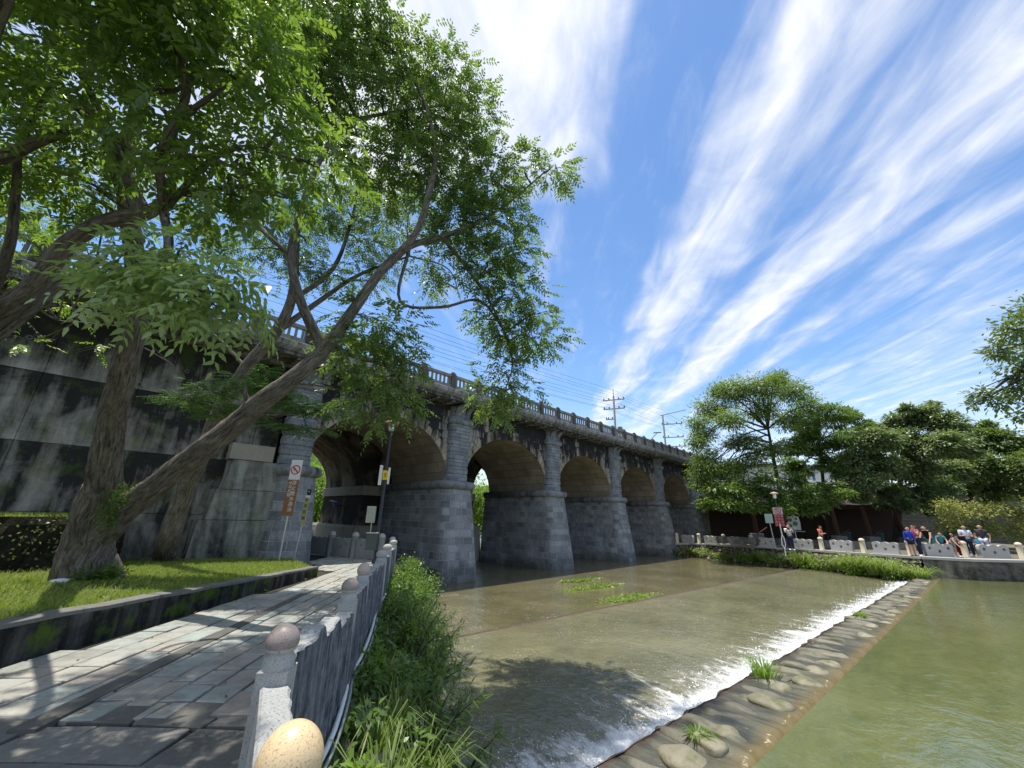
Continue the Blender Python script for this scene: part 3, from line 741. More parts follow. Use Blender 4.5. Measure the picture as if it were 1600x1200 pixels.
for k, xc in enumerate(PIERS):
    f_ = 1.0
    if k == 0: xc += .40; f_ = .72
    m = MB(); lv = np.linspace(-4.4, 1.22, 18)
    m.loft([ring(xc, (1.24-.30*(z+4.4)/5.62)*f_+.06*(k == 0)*(1.2-z)/3, 15.32+.70*(z+4.4)/5.62, .46, z) for z in lv], sm=False, ref=ring(xc, 1.05*f_, 15.7, .48, 0))
    pier = m.build('pier', 'pier_stone', bridge)
    m = MB(); prof = [(.0, 1.20), (.06, 1.22), (.13, 1.27), (.17, 1.36), (.17, 1.46), (.13, 1.55), (.06, 1.60), (-.05, 1.62)]
    m.loft([ring(xc, .94*f_+o, 16.02-o, .48+o*.5, z) for o, z in prof], sm=True)
    m.build('string_course', 'moulding_stone', pier)
    m = MB(); rows = np.arange(1.6, 4.62, .37)
    rr = []
    for z in rows:
        for o, zz in ((-.035, z+.01), (.0, z+.04), (.012, z+.18), (.0, z+.33), (-.035, z+.36)): rr.append(ring(xc-.2*(k == 0), .66*(.85 if k == 0 else 1)+o, 16.20-o, .28, min(zz, 4.6), YF+.1))
    m.loft(rr, sm=False, ref=rr[2]); m.build('pilaster', 'pilaster_stone', pier)
    m = MB(); prof = [(-.02, 4.56), (.04, 4.58), (.10, 4.66), (.12, 4.75), (.10, 4.84), (.04, 4.92), (-.03, 4.94), (-.05, 4.96), (-.05, 5.5)]
    m.loft([ring(xc-.2*(k == 0), .66*(.85 if k == 0 else 1)+o, 16.20-o, .28, z, YF+.1) for o, z in prof], sm=False); m.build('capital', 'pilaster_stone', pier)
    for sx in (-.36, .36):
        m = MB()
        cv = [(16.24, 4.97)]+[(16.24-.62*(1-math.cos(a)), 4.97+.52*math.sin(a)) for a in np.linspace(.15, math.pi/2, 9)]+[(16.24, 5.49)]
        n_ = len(cv)
        m.add([(xc+sx-.14, y, z) for y, z in cv]+[(xc+sx+.14, y, z) for y, z in cv], [tuple(range(n_)), tuple(range(2*n_-1, n_-1, -1))]+[(i, n_+i, n_+(i+1) % n_, (i+1) % n_) for i in range(n_)])
        m.build('bracket', 'pilaster_stone', pier, bevel=.015)
N = 28
for k in range(5):
    xc = (PIERS[k]+PIERS[k+1])/2
    cv = [(xc+RA*math.cos(a), ZS+RB*math.sin(a)) for a in np.linspace(math.pi, 0, N+1)]
    x0, x1 = PIERS[k], PIERS[k+1]
    # spandrel wall with the arch cut out of it
    for nm, yf in (('spandrel', YF),):
        m = MB(); pts = [(x0, ZS)]+cv+[(x1, ZS)]; n_ = len(pts)
        P = [(x, yf, z) for x, z in pts]+[(x, yf, ZT) for x, z in pts]
        F = [(i, i+1, n_+i+1, n_+i) for i in range(n_-1)]
        m.add(P, F, [[(P[i][0], P[i][2]) for i in f] for f in F]); m.build(nm, 'spandrel_stone', bridge)
        m = MB(); P = [(x, YB, z) for x, z in pts]+[(x, YB, ZT) for x, z in pts]
        m.add(P, [tuple(reversed(f)) for f in F]); m.build('rear_spandrel', 'spandrel_stone', bridge)
    # barrel of the arch
    m = MB(); P, F, U = [], [], []; d = 0
    for i, (x, z) in enumerate(cv):
        if i: d += math.dist(cv[i-1], cv[i])
        P += [(x, YF-.02, z), (x, YB, z)]; U += [(YF, d), (YB, d)]
    F = [(2*i, 2*i+1, 2*i+3, 2*i+2) for i in range(N)]
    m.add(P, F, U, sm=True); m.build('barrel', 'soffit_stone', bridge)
    # ring of long and short voussoirs standing proud of the wall
    m = MB(); NV = 25; mid_ = NV//2
    for i in range(NV):
        a0, a1 = math.pi*(1-i/NV)-.004, math.pi*(1-(i+1)/NV)+.004
        L = (.36 if i % 2 else .56) if i != mid_ else .72
        def q(a, l): return (xc+(RA+l)*math.cos(a), ZS+(RB+l)*math.sin(a))
        am = (a0+a1)/2
        c2 = [q(a0, -.005), q(am, -.005), q(a1, -.005), q(a1, L), q(am, L), q(a0, L)]
        y0 = YF-.05-.012*random.random()
        off = random.uniform(0, 50)
        m.add([(x, y0, z) for x, z in c2]+[(x, YF+.03, z) for x, z in c2], [(0, 1, 2, 3, 4, 5)]+[(j, 6+j, 6+(j+1) % 6, (j+1) % 6) for j in range(6)])
    m.build('arch_ring', 'voussoir_stone', bridge, bevel=.012)
XL, XR = -13.0, PIERS[5]+2.6
def extr(prof, x0, x1, name, material, bevel=0, parent=bridge):
    m = MB(); n_ = len(prof)
    m.add([(x0, y, z) for y, z in prof]+[(x1, y, z) for y, z in prof], [tuple(range(n_-1, -1, -1)), tuple(range(n_, 2*n_))]+[(i, (i+1) % n_, n_+(i+1) % n_, n_+i) for i in range(n_)])
    return m.build(name, material, parent, bevel=bevel)
extr([(YB+.1, 5.60), (15.56, 5.60), (15.56, 5.78), (15.48, 5.83), (15.42, 5.90), (15.42, 6.10), (15.50, 6.14), (YB+.1, 6.14)], XL, XR, 'deck', 'cornice_concrete')
m = MB(); m.box((XL, 16.62, 5.46), (XR, 21.9, 5.59)); m.build('deck_beam', 'cornice_concrete', bridge)
cor0 = None
for i in range(63):
    x = XL+.5+i*.93
    if x > XR-.3: break
    if cor0 is None:
        m = MB(); m.box((-.10, 15.70, 5.50), (.10, 16.56, 5.598)); cor0 = m.build('corbel', 'cornice_concrete', bridge, world=False)
        cor0.data.transform(Matrix.Translation((0, 0, 0)))
        o = cor0
    else: o = cor0.copy(); C.objects.link(o)
    o.location = Vector((x, 0, 0))-bridge.location
post0 = pan0 = None; PW = 1.775
i0 = int((XL-9.74)/PW)
for i in range(i0, 30):
    x = 9.74+PW*i
    if x > XR: break
    if post0 is None:
        m = MB(); m.box((-.14, 15.58, 6.135), (.14, 15.86, 6.95)); m.box((-.115, 15.605, 6.94), (.115, 15.835, 7.0))
        m.lathe((0, 15.72, 7.0), [(.11, -.01), (.115, .02), (.09, .06), (.04, .085), (.001, .09)], 12)
        post0 = m.build('parapet_post', 'post_concrete', bridge, world=False, bevel=.012)
        m = MB(); a, b = .142, PW-.142
        m.box((a, 15.64, 6.137), (b, 15.82, 6.36)); m.box((a, 15.63, 6.76), (b, 15.83, 6.90)); m.box((a, 15.66, 6.90), (b, 15.80, 6.925))
        nb = 6; w = (b-a)/nb
        for q in range(nb):
            c = a+w*(q+.5); m.box((c-.045, 15.69, 6.358), (c+.045, 15.77, 6.762))
        m.box((a, 15.671, 6.358), (a+.05, 15.789, 6.762)); m.box((b-.05, 15.671, 6.358), (b, 15.789, 6.762))
        pan0 = m.build('parapet_panel', 'parapet_concrete', bridge, world=False, bevel=.008)
        p, q = post0, pan0
    else:
        p = post0.copy(); C.objects.link(p); q = pan0.copy(); C.objects.link(q)
    p.location = Vector((x, 0, 0))-bridge.location; q.location = Vector((x, 0, 0))-bridge.location
# abutment at the far end of the bridge
m = MB(); m.box((PIERS[5]+.3, YF+.02, -3), (PIERS[5]+22, YB, 5.58)); m.build('abutment', 'spandrel_stone', bridge)
# concrete bridge behind
bb = thing('concrete_bridge', (24, 24, -3.2), 'stained concrete arch bridge standing directly behind the stone one', 'bridge')
BP_ = [(-6.0, 2.6), (10.9, 19.25), (26.9, 35.2), (42.9, 52.0)]
for xa, xb in BP_[1:]:
    m = MB(); lv = [(.25, 22.4, -4.6), (0, 22.65, .95)]
    m.loft([[(xa-o, 28.4, z), (xa-o, y, z), (xb+o, y, z), (xb+o, 28.4, z)] for o, y, z in lv]); pr = m.build('pier', 'back_concrete', bb)
    m = MB(); m.loft([[(xa-o, 28.5, z), (xa-o, y, z), (xb+o, y, z), (xb+o, 28.5, z)] for o, y, z in ((.06, 22.60, .95), (.10, 22.56, .97), (.10, 22.56, 1.45), (.06, 22.60, 1.5))]); m.build('string_course', 'footing_concrete', pr)
    m = MB(); m.loft([[(xa-o, 28.7, z), (xa-o, y, z), (xb+o, y, z), (xb+o, 28.7, z)] for o, y, z in ((.75, 22.2, -4.6), (.42, 22.28, -.85), (.34, 22.36, -.72))]); m.build('footing', 'footing_concrete', pr)
    m = MB(); m.box((xa+.9, 22.56, 1.5), (xa+1.5, 22.82, 5.3)); m.build('pilaster', 'footing_concrete', pr)
for (_, x0), (x1, _) in zip(BP_[:-1], BP_[1:]):
    xc, r = (x0+x1)/2, (x1-x0)/2
    cv = [(xc+r*math.cos(a), 1.5+3.1*math.sin(a)) for a in np.linspace(math.pi, 0, 25)]
    pts = [(x0-3.95, 1.5)]+cv+[(x1+3.95, 1.5)]; n_ = len(pts)
    m = MB()
    for y, rev in ((22.8, 0), (28.4, 1)):
        P = [(x, y, z) for x, z in pts]+[(x, y, 5.5) for x, z in pts]
        m.add(P, [(i, i+1, n_+i+1, n_+i) if not rev else (n_+i, n_+i+1, i+1, i) for i in range(n_-1)])
    P = []
    for x, z in cv: P += [(x, 22.8, z), (x, 28.4, z)]
    m.add(P, [(2*i, 2*i+1, 2*i+3, 2*i+2) for i in range(24)])
    m.build('arch', 'back_concrete', bb)
m = MB(); m.box((XL, 22.15, 5.5), (XR+10, 28.6, 6.1)); m.build('deck', 'back_concrete', bb)
# retaining wall left of the bridge
rw = thing('retaining_wall', (-4, 17.4, -1.6), 'tall concrete retaining wall streaked with black stains behind the lawn', 'wall')
for i, (z0, z1, y0) in enumerate(((-2.2, -.2, 16.86), (-.2, 1.62, 16.90), (1.62, 3.57, 16.97), (3.57, 5.62, 17.03))):
    x = -14.0; m = MB()
    while x < 4.1:
        w = 2.02; j = .008*random.random()
        x1 = min(x+w-.008, 4.25)
        m.add([(x, y0-j-.02, z0+.006), (x1, y0-j-.02, z0+.006), (x1, y0-j+.01, z1-.006), (x, y0-j+.01, z1-.006), (x, 18, z0+.006), (x1, 18, z0+.006), (x1, 18, z1-.006), (x, 18, z1-.006)], [(0, 1, 2, 3), (3, 2, 6, 7), (0, 4, 5, 1), (1, 5, 6, 2), (4, 0, 3, 7)])
        x += w
    m.build('wall_course', 'wall_concrete', rw, bevel=.012)
for i, (z0, z1, y0) in enumerate(((-2.2, -.35, 16.20), (-.35, .62, 16.26), (.62, 1.63, 16.32))):
    m = MB(); m.loft([[(2.35+.3*(z1 > 0)+.25*(z1 > 1), 17.2, z), (2.35+.3*(z1 > 0)+.25*(z1 > 1)+.12*q, y0+.05*q, z), (4.55, y0+.05*q, z), (4.55, 17.2, z)] for q, z in ((0, z0+.008), (1, z1-.008))])
    m.build('buttress_block', 'buttress_concrete', rw, bevel=.02)
m = MB(); m.box((2.9, 16.40, 1.64), (4.25, 17.1, 2.2)); m.build('buttress_cap', 'footing_concrete', rw, bevel=.02)
for px, py in ((47, 527), (182, 560), (218, 600), (292, 580), (277, 772)):
    p = PY(px, py, 16.86 if py > 700 else 17.0); m = MB(); m.tube([(p[0], p[1]-.07, p[2]-.02), (p[0], p[1]+.2, p[2])], .06, 10); m.tube([(p[0], p[1]-.075, p[2]-.02), (p[0], p[1]-.065, p[2]-.02)], .045, 10, mi=1)
    m.build('weep_pipe', ['moulding_stone', 'sign_black'], rw)
m = MB(); m.box((-60, 17.6, -2), (4.2, 27, 5.58)); tag(m.build('embankment', 'earth'), kind='structure')
m = MB(); m.box((3.6, 16.9, -2), (4.4, 21.9, 5.58)); m.build('end_wall', 'wall_concrete', bridge)
# floodlight on the concrete pier
p = np.array([10.8, 25.2, PY(527, 787, 25.2)[2]])
fl = thing('floodlight', tuple(p), 'small dark blue floodlight fixed to the concrete pier under the first arch', 'floodlight')
m = MB(); m.obox(p+np.array([-.40, -.05, 0]), (.14, .0, .03), (0, .20, 0), (-.05, 0, .16)); m.build('housing', 'floodlight_blue', fl, bevel=.02)
m = MB(); m.obox(p+np.array([-.55, -.05, .12]), (.16, 0, -.05), (0, .26, .0), (.0, .0, .012)); m.build('visor', 'lamp_white', fl)
m = MB(); m.tube([p+np.array([-.32, -.05, -.1]), p+np.array([.08, -.05, -.12])], .03, 6); m.build('arm', 'lamp_black', fl)
# ================================================================== near stone railing
rail = thing('stone_railing', (*RAIL[4], zpath(*RAIL[4])), 'granite railing of wavy topped panels and ball capped posts beside the path', 'railing')
H = .80
def rail_panel(a, b, h0, h1, style, name='panel'):
    a, b = np.array(a), np.array(b); d = b-a; L = np.linalg.norm(d); d = d/L; nr = np.array([d[1], -d[0]])   # nr: river side
    n_ = max(8, int(L/.045)); th = .065
    m = MB(); ringsT, P = [], []
    def top(s):
        q = s/L
        if style == 'flat': return h0+(h1-h0)*q+.006*math.sin(s*9)
        st = h0 if q < .42 else (h0+h1)/2 if q < .7 else h1
        return st-.04+.04*abs(math.sin(s*6.5+.6))+.008*math.sin(s*23)
    for i in range(n_+1):
        s = L*i/n_; p = a+d*s; zb = zpath(*p)-.30; zt = zpath(*p)+top(s)
        ra = (.003 if style == 'flat' else .014)*math.sin(s*41)+(.002 if style == 'flat' else .009)*math.sin(s*97+1)
        o = p+nr*(th+ra); q = p-nr*th
        P.append([(*q, zb), (*q, zt-.012), (*(p-nr*(th-.012)), zt), (*(o-nr*.012), zt), (*o, zt-.012), (*(p+nr*(th+ra*1.3+.012)), (zb+zt)/2), (*(p+nr*(th+.02)), zb)])
    F, V, mi = [], [], []
    k = 7
    for r in P: V += r
    for i in range(n_):
        for j in range(k):
            F.append((i*k+j, i*k+(j+1) % k, (i+1)*k+(j+1) % k, (i+1)*k+j)); mi.append(1 if j in (4, 5) else 0)
    b0 = len(m.v); m.v += V
    for f, q in zip(F, mi): m.f.append(list(f)); m.mi.append(q); m.sm.append(False); m.uv.append(None)
    m.f.append(list(range(k-1, -1, -1))); m.f.append([n_*k+j for j in range(k)])
    for _ in range(2): m.mi.append(0); m.sm.append(False); m.uv.append(None)
    return m.build(name, ['rail_granite', 'rail_outer'], rail)
def rail_post(p, h, ball, r=.082, sq=.075, squash=.78, egg=0):
    z = zpath(*p); m = MB(); d = unit(np.array([.6, .8])); e = np.array([-d[1], d[0]])
    def rg(s, zz): return [(*(np.array(p)+d*s*i+e*s*j), zz) for i, j in ((-1, -1), (1, -1), (1, 1), (-1, 1))]
    m.loft([rg(sq, z-.3), rg(sq, z+h-.15)], caps=True)
    m.lathe((*p, z+h-.15), [(sq*1.0, -.002), (sq*1.02, .01), (sq*.98, .05), (sq*.84, .055), (sq*.84, .075), (sq*.98, .08), (sq*.98, .10)], 24)
    o = m.build('post', 'rail_post', rail, bevel=.008)
    if ball:
        m = MB(); prof = [(r*.80, -.02), (r*.98, .0)]+[(r*math.cos(a)*(1+egg*math.sin(a)*.0), r*1.42*squash*math.sin(a)+.012) for a in np.linspace(.05, math.pi/2-.02, 14)]
        m.lathe((*p, z+h-.045), prof, 32); m.build('ball_cap', ball, o, smooth=True)
    else:
        m = MB(); m.lathe((*p, z+h-.05), [(sq*1.05, -.01), (sq*1.1, .02), (sq*1.0, .06), (sq*.6, .09), (.001, .10)], 16); m.build('cap', 'rail_post', o)
rail_post(RAIL[2], .90, 'ball_yellow', .085, .078, .80)
rail_post(RAIL[3], .90, 'ball_pink', .082, .075, .72)
rail_post((1.93, 4.02), .90, 'ball_pink', .08, .075, .72)
rail_post((2.62, 5.15), .90, 'ball_beige', .08, .075, .8)
rail_post((4.2, 7.6), .86, None, sq=.10); rail_post((5.3, 9.35), .86, None, sq=.10); rail_post((6.7, 11.5), .84, None, sq=.10); rail_post((7.75, 13.4), .84, None, sq=.10)
rail_panel(RAIL[1], RAIL[2], .66, .66, 'flat')
rail_panel(RAIL[2], RAIL[3], .66, .70, 'flat')
rail_panel(RAIL[3], RAIL[4], .80, .68, 'wave')
rail_panel(RAIL[4], RAIL[5], .80, .74, 'wave')
rail_panel(RAIL[5], (4.2, 7.6), .80, .70, 'wave')
rail_panel((4.2, 7.6), (5.3, 9.35), .74, .68, 'wave'); rail_panel((5.3, 9.35), (6.7, 11.5), .74, .68, 'wave'); rail_panel((6.7, 11.5), (7.75, 13.4), .74, .68, 'wave')
# conduit along the outside of the railing
m = MB(); pts = []
for s in np.linspace(3.1, 6.4, 26):
    p = rail_at(s); q = toe_at(s); n_ = unit(q-p); p = p+n_*(.13+.05*math.sin(s*4)); pts.append((*p, zpath(*p)-.02+.03*math.sin(s*5)))
m.tube(pts, .020, 8); pts2 = [(x+.035, y-.02, z-.03) for x, y, z in pts[:20]]
tag(m.build('conduit', 'pvc_white'), 'white plastic conduit running along the outer foot of the railing', 'pipe')
m = MB(); m.tube(pts2, .013, 6); tag(m.build('conduit', 'steel'), 'thinner grey pipe lying beside the white conduit', 'pipe')
# railing under the first arch
ur = thing('stone_railing', (7.4, 17.2, -1.72), 'grey railing of slotted wavy slabs and round posts under the first arch', 'railing')
seg = [(8.15, 14.9), (7.75, 16.3), (7.35, 17.6), (6.95, 18.9), (6.6, 20.2)]
for p in seg:
    m = MB(); z = zpath(*p); m.lathe((*p, z), [(.13, -.1), (.13, .78), (.145, .79), (.145, .82), (.13, .83), (.12, .9), (.06, .94), (.001, .95)], 14); m.build('post', 'rail_post', ur)
for a, b in zip(seg[:-1], seg[1:]):
    a, b = np.array(a), np.array(b); L = np.linalg.norm(b-a)-.34; c = (a+b)/2
    top = [(x, .66+.05*abs(math.sin((x/L+.5)*math.pi*3))) for x in np.linspace(L/2, -L/2, 25)]
    me = curve_mesh([(-L/2, 0), (L/2, 0)]+top, [circ(-.28, .48, .05, 8, .6), circ(0, .36, .05, 8, .6), circ(.28, .48, .05, 8, .6)], .12)
    me.transform(Matrix.Translation((*c, zpath(*c))) @ Matrix.Rotation(math.atan2(b[1]-a[1], b[0]-a[0]), 4, 'Z'))
    link('panel', me, 'rail_granite', ur)
# ================================================================== lamps, signs
def lamp(base, h, lean, label, scale=1):
    base = np.array(base); root = thing('street_lamp', tuple(base), label, 'street lamp')
    m = MB(); m.lathe(base, [(.10*scale, 0), (.10*scale, .12), (.065*scale, .16), (.062*scale, h*.5), (.05*scale, h-.42)], 14)
    m.build('pole', 'lamp_black', root)
    m = MB(); t = base+np.array([0, 0, h-.42]); m.lathe(t, [(.06, -.02), (.09, .0), (.10, .04), (.115, .28), (.11, .30)], 16); m.build('lantern', 'lamp_white', root)
    m = MB(); m.lathe(t+np.array([0, 0, .29]), [(.12, -.02), (.27, .0), (.26, .03), (.14, .09), (.04, .12), (.001, .125)], 20); m.build('lamp_cap', 'lamp_cap', root)
    return root
LB = PZ(585, 880, -1.68); LB[2] = zpath(LB[0], LB[1])
nl = lamp(LB, 5.15, 0, 'dark slim street lamp with yellow sticker and two boxes before the first arch')
side = unit(np.array([-.67, .74, 0]))*-1
rt = unit(np.array([.665, -.674, 0])); tow = unit(np.array([-.674, -.665, 0]))
def on_lamp(z, off, w, hh, th, name, material, yaw=0):
    c = LB+np.array([0, 0, z])+rt*off+tow*(.075+th); m = MB(); r2 = rt
    m.obox(c, rt*w, tow*th, np.array([0, 0, hh])); return m.build(name, material, nl, bevel=.006)
on_lamp(3.02, .02, .10, .17, .006, 'sticker', 'sign_yellow'); on_lamp(3.02, -.16, .06, .36, .008, 'notice_board', 'sign_white'); on_lamp(3.0, .15, .04, .30, .006, 'notice_board', 'sign_white')
on_lamp(1.62, -.30, .15, .28, .06, 'meter_box', 'box_grey'); on_lamp(.72, -.13, .19, .28, .08, 'control_box', 'box_dark'); on_lamp(1.0, -.13, .21, .015, .1, 'box_lid', 'box_grey')
m = MB(); c = LB+rt*-.26+tow*.08; m.tube([c+np.array([0, 0, .98]), c+np.array([0, 0, 1.36])], .02, 6); m.build('conduit', 'steel', nl)
me = text_mesh('5', .2); me.transform(Matrix.Translation(tuple(LB+np.array([0, 0, 3.02])+rt*.02+tow*.09)) @ Matrix.Rotation(math.atan2(rt[1], rt[0]), 4, 'Z')); link('numeral', me, 'sign_black', nl)
FL = PZ(1226, 861, -1.72)
f2 = lamp(FL, 3.75, 0, 'far bank street lamp carrying a white and red notice', .9)
def board(root, c, ax, w, h, name, material, th=.012):
    m = MB(); ax = np.array(ax); nr = np.array([ax[1], -ax[0], 0])
    m.obox(c, ax*w/2, nr*th, np.array([0, 0, h/2])); return m.build(name, material, root, bevel=.004)
def glyphs(root, txt, c, ax, size, material):
    nr = np.array([ax[1], -ax[0], 0]); me = text_mesh(txt, size)
    p = np.array(c)+nr*.018
    me.transform(Matrix.Translation(tuple(p)) @ Matrix.Rotation(math.atan2(ax[1], ax[0]), 4, 'Z')); return link('lettering', me, material, root)
def no_symbol(root, c, ax, r, fig=True):
    nr = np.array([ax[1], -ax[0], 0]); ang = math.atan2(ax[1], ax[0]); p = np.array(c)+nr*.017
    T = Matrix.Translation(tuple(p)) @ Matrix.Rotation(ang, 4, 'Z')
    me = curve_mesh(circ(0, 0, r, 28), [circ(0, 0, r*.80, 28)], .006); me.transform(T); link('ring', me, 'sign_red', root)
    w = r*.09; k = r*.62
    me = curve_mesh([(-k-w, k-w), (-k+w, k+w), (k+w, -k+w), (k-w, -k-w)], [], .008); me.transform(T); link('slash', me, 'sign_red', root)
    m_ = r
    # swimmer: head, body, arm and water line
    me = curve_mesh(circ(-.18*m_, .34*m_, .12*m_, 12), [], .004); me.transform(T); link('pictogram', me, 'sign_black', root)
    me = curve_mesh([(-.45*m_, -.05*m_), (-.1*m_, .22*m_), (.12*m_, .1*m_), (.45*m_, -.25*m_), (.32*m_, -.36*m_), (.02*m_, -.1*m_), (-.1*m_, -.02*m_), (-.38*m_, -.2*m_)], [], .004); me.transform(T); link('pictogram', me, 'sign_black', root)
ax = rt[:3].copy()
SB = PZ(435, 878, -1.53); SB[2] = zlawn(SB[0], SB[1])
s1 = thing('warning_sign', tuple(SB), 'tall brown and white no swimming sign on a steel post by the lawn corner', 'sign')
m = MB(); m.tube([SB-np.array([0, 0, .2]), SB+np.array([0, 0, 2.9])], .035, 10); m.build('post', 'steel', s1)
ht = 2.98-.0
cb = SB+tow*.05
board(s1, cb+np.array([0, 0, 1.94]), ax, .36, 1.12, 'brown_board', 'sign_brown'); board(s1, cb+np.array([0, 0, 2.83]), ax, .36, .64, 'white_board', 'sign_white')
no_symbol(s1, cb+np.array([0, 0, 2.83]), ax, .155)
for col, (dx, txt, sz, mm) in enumerate(((.05, '禁止戲水游泳', .155, 'sign_white'), (-.07, '水深危險', .12, 'sign_white'), (-.14, '請勿', .10, 'sign_ochre'))):
    for i, ch in enumerate(txt): glyphs(s1, ch, cb+ax*dx+np.array([0, 0, 2.40-i*(sz*1.08)]), ax, sz, mm)
SB2 = PZ(458, 875, -1.55); SB2[2] = zlawn(SB2[0], SB2[1])
s2 = thing('marker_post', tuple(SB2), 'narrow yellowed strip sign on a thin leaning grey post', 'sign')
l2 = np.array([.10, -.10, 0]); m = MB(); m.tube([SB2-np.array([0, 0, .2]), SB2+l2+np.array([0, 0, 2.28])], .03, 8); m.build('post', 'steel', s2)
board(s2, SB2+l2*.75+tow*.04+np.array([0, 0, 1.60]), ax, .15, .95, 'strip', 'sign_ochre'); board(s2, SB2+l2*.98+tow*.04+np.array([0, 0, 2.19]), ax, .13, .2, 'cap_plate', 'sign_black'); board(s2, SB2+l2*.92+tow*.05+np.array([0, 0, 2.04]), ax, .15, .09, 'white_band', 'sign_white')
for i, ch in enumerate('水深危險'): glyphs(s2, ch, SB2+l2*.75+tow*.04+np.array([0, 0, 1.93-i*.2]), ax, .12, 'sign_black')
glyphs(s2, '+', SB2+l2*.98+tow*.04+np.array([0, 0, 2.2]), ax, .14, 'sign_white')
# notices across the river: face the water
fx = unit(np.array([.42, -.907, 0])); fn = np.array([fx[1], -fx[0], 0])
c = FL+fn*.09
board(f2, c+np.array([0, 0, 2.50]), fx, .56, .44, 'white_board', 'sign_white_shaded'); board(f2, c+np.array([0, 0, 1.89]), fx, .56, .76, 'red_board', 'sign_red_shaded')
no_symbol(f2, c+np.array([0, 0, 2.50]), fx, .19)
for dx, txt in ((.18, '禁止游泳'), (.0, '水深危險'), (-.18, '請勿戲水')):
    for i, ch in enumerate(txt): glyphs(f2, ch, c+fx*dx+np.array([0, 0, 2.16-i*.18]), fx, .14, 'sign_white_shaded')
m = MB()
for sx in (-1, 1): m.tube([FL+fn*.1+np.array([0, 0, .12]), FL+fn*.1+fx*.10*sx+np.array([0, 0, .42]), FL+fn*.1+fx*.07*sx+np.array([0, 0, .8]), FL+fn*.1+np.array([0, 0, 1.0])], .028, 8)
m.tube([FL+fn*.1+np.array([0, 0, -.3]), FL+fn*.1+np.array([0, 0, .12])], .03, 8); m.tube([FL+fn*.09+np.array([0, 0, 1.0]), FL+fn*.09-fx*.02+np.array([0, 0, 1.7])], .03, 8); m.build('conduit', 'pvc_white', f2)
g = PZ(1213, 861, -1.74)*1.06; g[2] = -1.7
s3 = thing('notice_sign', tuple(g), 'small plain pale green board on a leaning post left of the far lamp', 'sign')
m = MB(); m.tube([g, g-fx*.12+np.array([0, 0, 2.0])], .035, 8); m.build('post', 'steel', s3); board(s3, g-fx*.12+fn*.05+np.array([0, 0, 2.0]), fx, .48, .62, 'board', 'sign_green')
g = PZ(1248, 861, -1.74)*1.10; g[2] = -1.7
s4 = thing('map_sign', tuple(g), 'grey pictured board with a small ledge behind the striped shirt photographer', 'sign')
m = MB(); m.tube([g, g+np.array([0, 0, 1.5])], .04, 8); m.build('post', 'steel', s4)
me = curve_mesh([(-.42, 0), (.42, 0), (.45, .55), (.40, .95), (.2, .98), (.05, 1.15), (-.1, .96), (-.36, .98), (-.3, .6), (-.45, .45)], [], .04); me.transform(Matrix.Translation(tuple(g+np.array([0, 0, 1.25]))) @ Matrix.Rotation(math.atan2(fx[1], fx[0]), 4, 'Z')); link('board', me, 'box_grey', s4)
for dx, dz, r_ in ((-.18, .7, .13), (.12, .45, .16), (.22, .8, .09), (-.2, .3, .1)):
    me = curve_mesh(circ(dx, dz, r_, 12), [], .02); me.transform(Matrix.Translation(tuple(g+fn*.03+np.array([0, 0, 1.25]))) @ Matrix.Rotation(math.atan2(fx[1], fx[0]), 4, 'Z')); link('picture', me, 'box_dark', s4)
m = MB(); m.obox(g+fn*.1+np.array([0, 0, 1.16]), fx*.6, fn*.12, (0, 0, .03)); m.build('ledge', 'planter_grey', s4)
# ================================================================== bollards and pierced slabs on the far bank
BP = [(1058.6, 849, -1.92), (1093, 850.2, -1.9), (1132, 852.5, -1.85), (1175.5, 855, -1.8), (1285.5, 861.3, -1.68), (1351, 865, -1.6), (1425, 869.5, -1.55), (1511, 871.5, -1.54), (1599, 873.5, -1.54)]
ORD = ['first', 'second', 'third', 'fourth', 'fifth', 'sixth', 'seventh', 'eighth', 'ninth', 'tenth']
b0 = None; bpos = []
for i, (x, y, z) in enumerate(BP):
    p = PZ(x, y, z); p[2] = zfar(p)
    d = unit(np.array([p[0], p[1]])); p[:2] += d*.18; bpos.append(p)
    if b0 is None:
        b0 = thing('bollard', (0, 0, 0), 'x', 'bollard', 'cream bollards on the far bank')
        m = MB(); m.lathe((0, 0, 0), [(.155, -.05), (.155, .02), (.14, .04), (.135, .66)], 20); m.build('shaft', 'bollard_stone', b0, world=False)
        m = MB(); m.lathe((0, 0, .66), [(.12, -.01), (.12, .02), (.15, .03), (.155, .07), (.14, .13), (.09, .18), (.03, .20), (.001, .202)], 20); m.build('dome', 'bollard_stone', b0, world=False)
        o = b0
    else: o = copy_tree(b0)
    o.location = p; o['label'] = 'cream round topped stone bollard, %s from the bridge along the far bank' % ORD[i]
def slab_proto():
    W_, H_ = 1.5, .66
    top = []
    for x in np.linspace(W_/2, -W_/2, 49):
        q = (x/W_+.5)*3; f = q-math.floor(min(q, 2.999)); top.append((x, H_-.10+.10*math.sin(min(1, max(0, f))*math.pi)**.55))
    o = thing('pierced_slab', (0, 0, 0), 'x', 'stone slab', 'pierced slabs on the far bank')
    me = curve_mesh([(-W_/2+.03, 0), (W_/2-.03, 0)]+top, [circ(-.5, .42, .085), circ(0, .26, .085), circ(.5, .42, .085)], .18)
    link('slab', me, 'slab_stone', o, world=False)
    m = MB(); m.box((-W_/2-.04, -.13, -.05), (W_/2+.04, .13, .03)); m.build('plinth', 'slab_stone', o, world=False)
    return o
sl0 = None
SP_ = [((1067, 848.6), (1085, 850)), ((1102, 850.6), (1124, 852)), ((1142, 852.8), (1167, 855)), ((1186, 855.6), (1212, 858)), ((1241, 859), (1272, 861)), ((1300, 861.5), (1335, 864)), ((1368, 866), (1407, 868.5)), ((1447, 870), (1491, 871)), ((1532, 871.5), (1579, 873))]
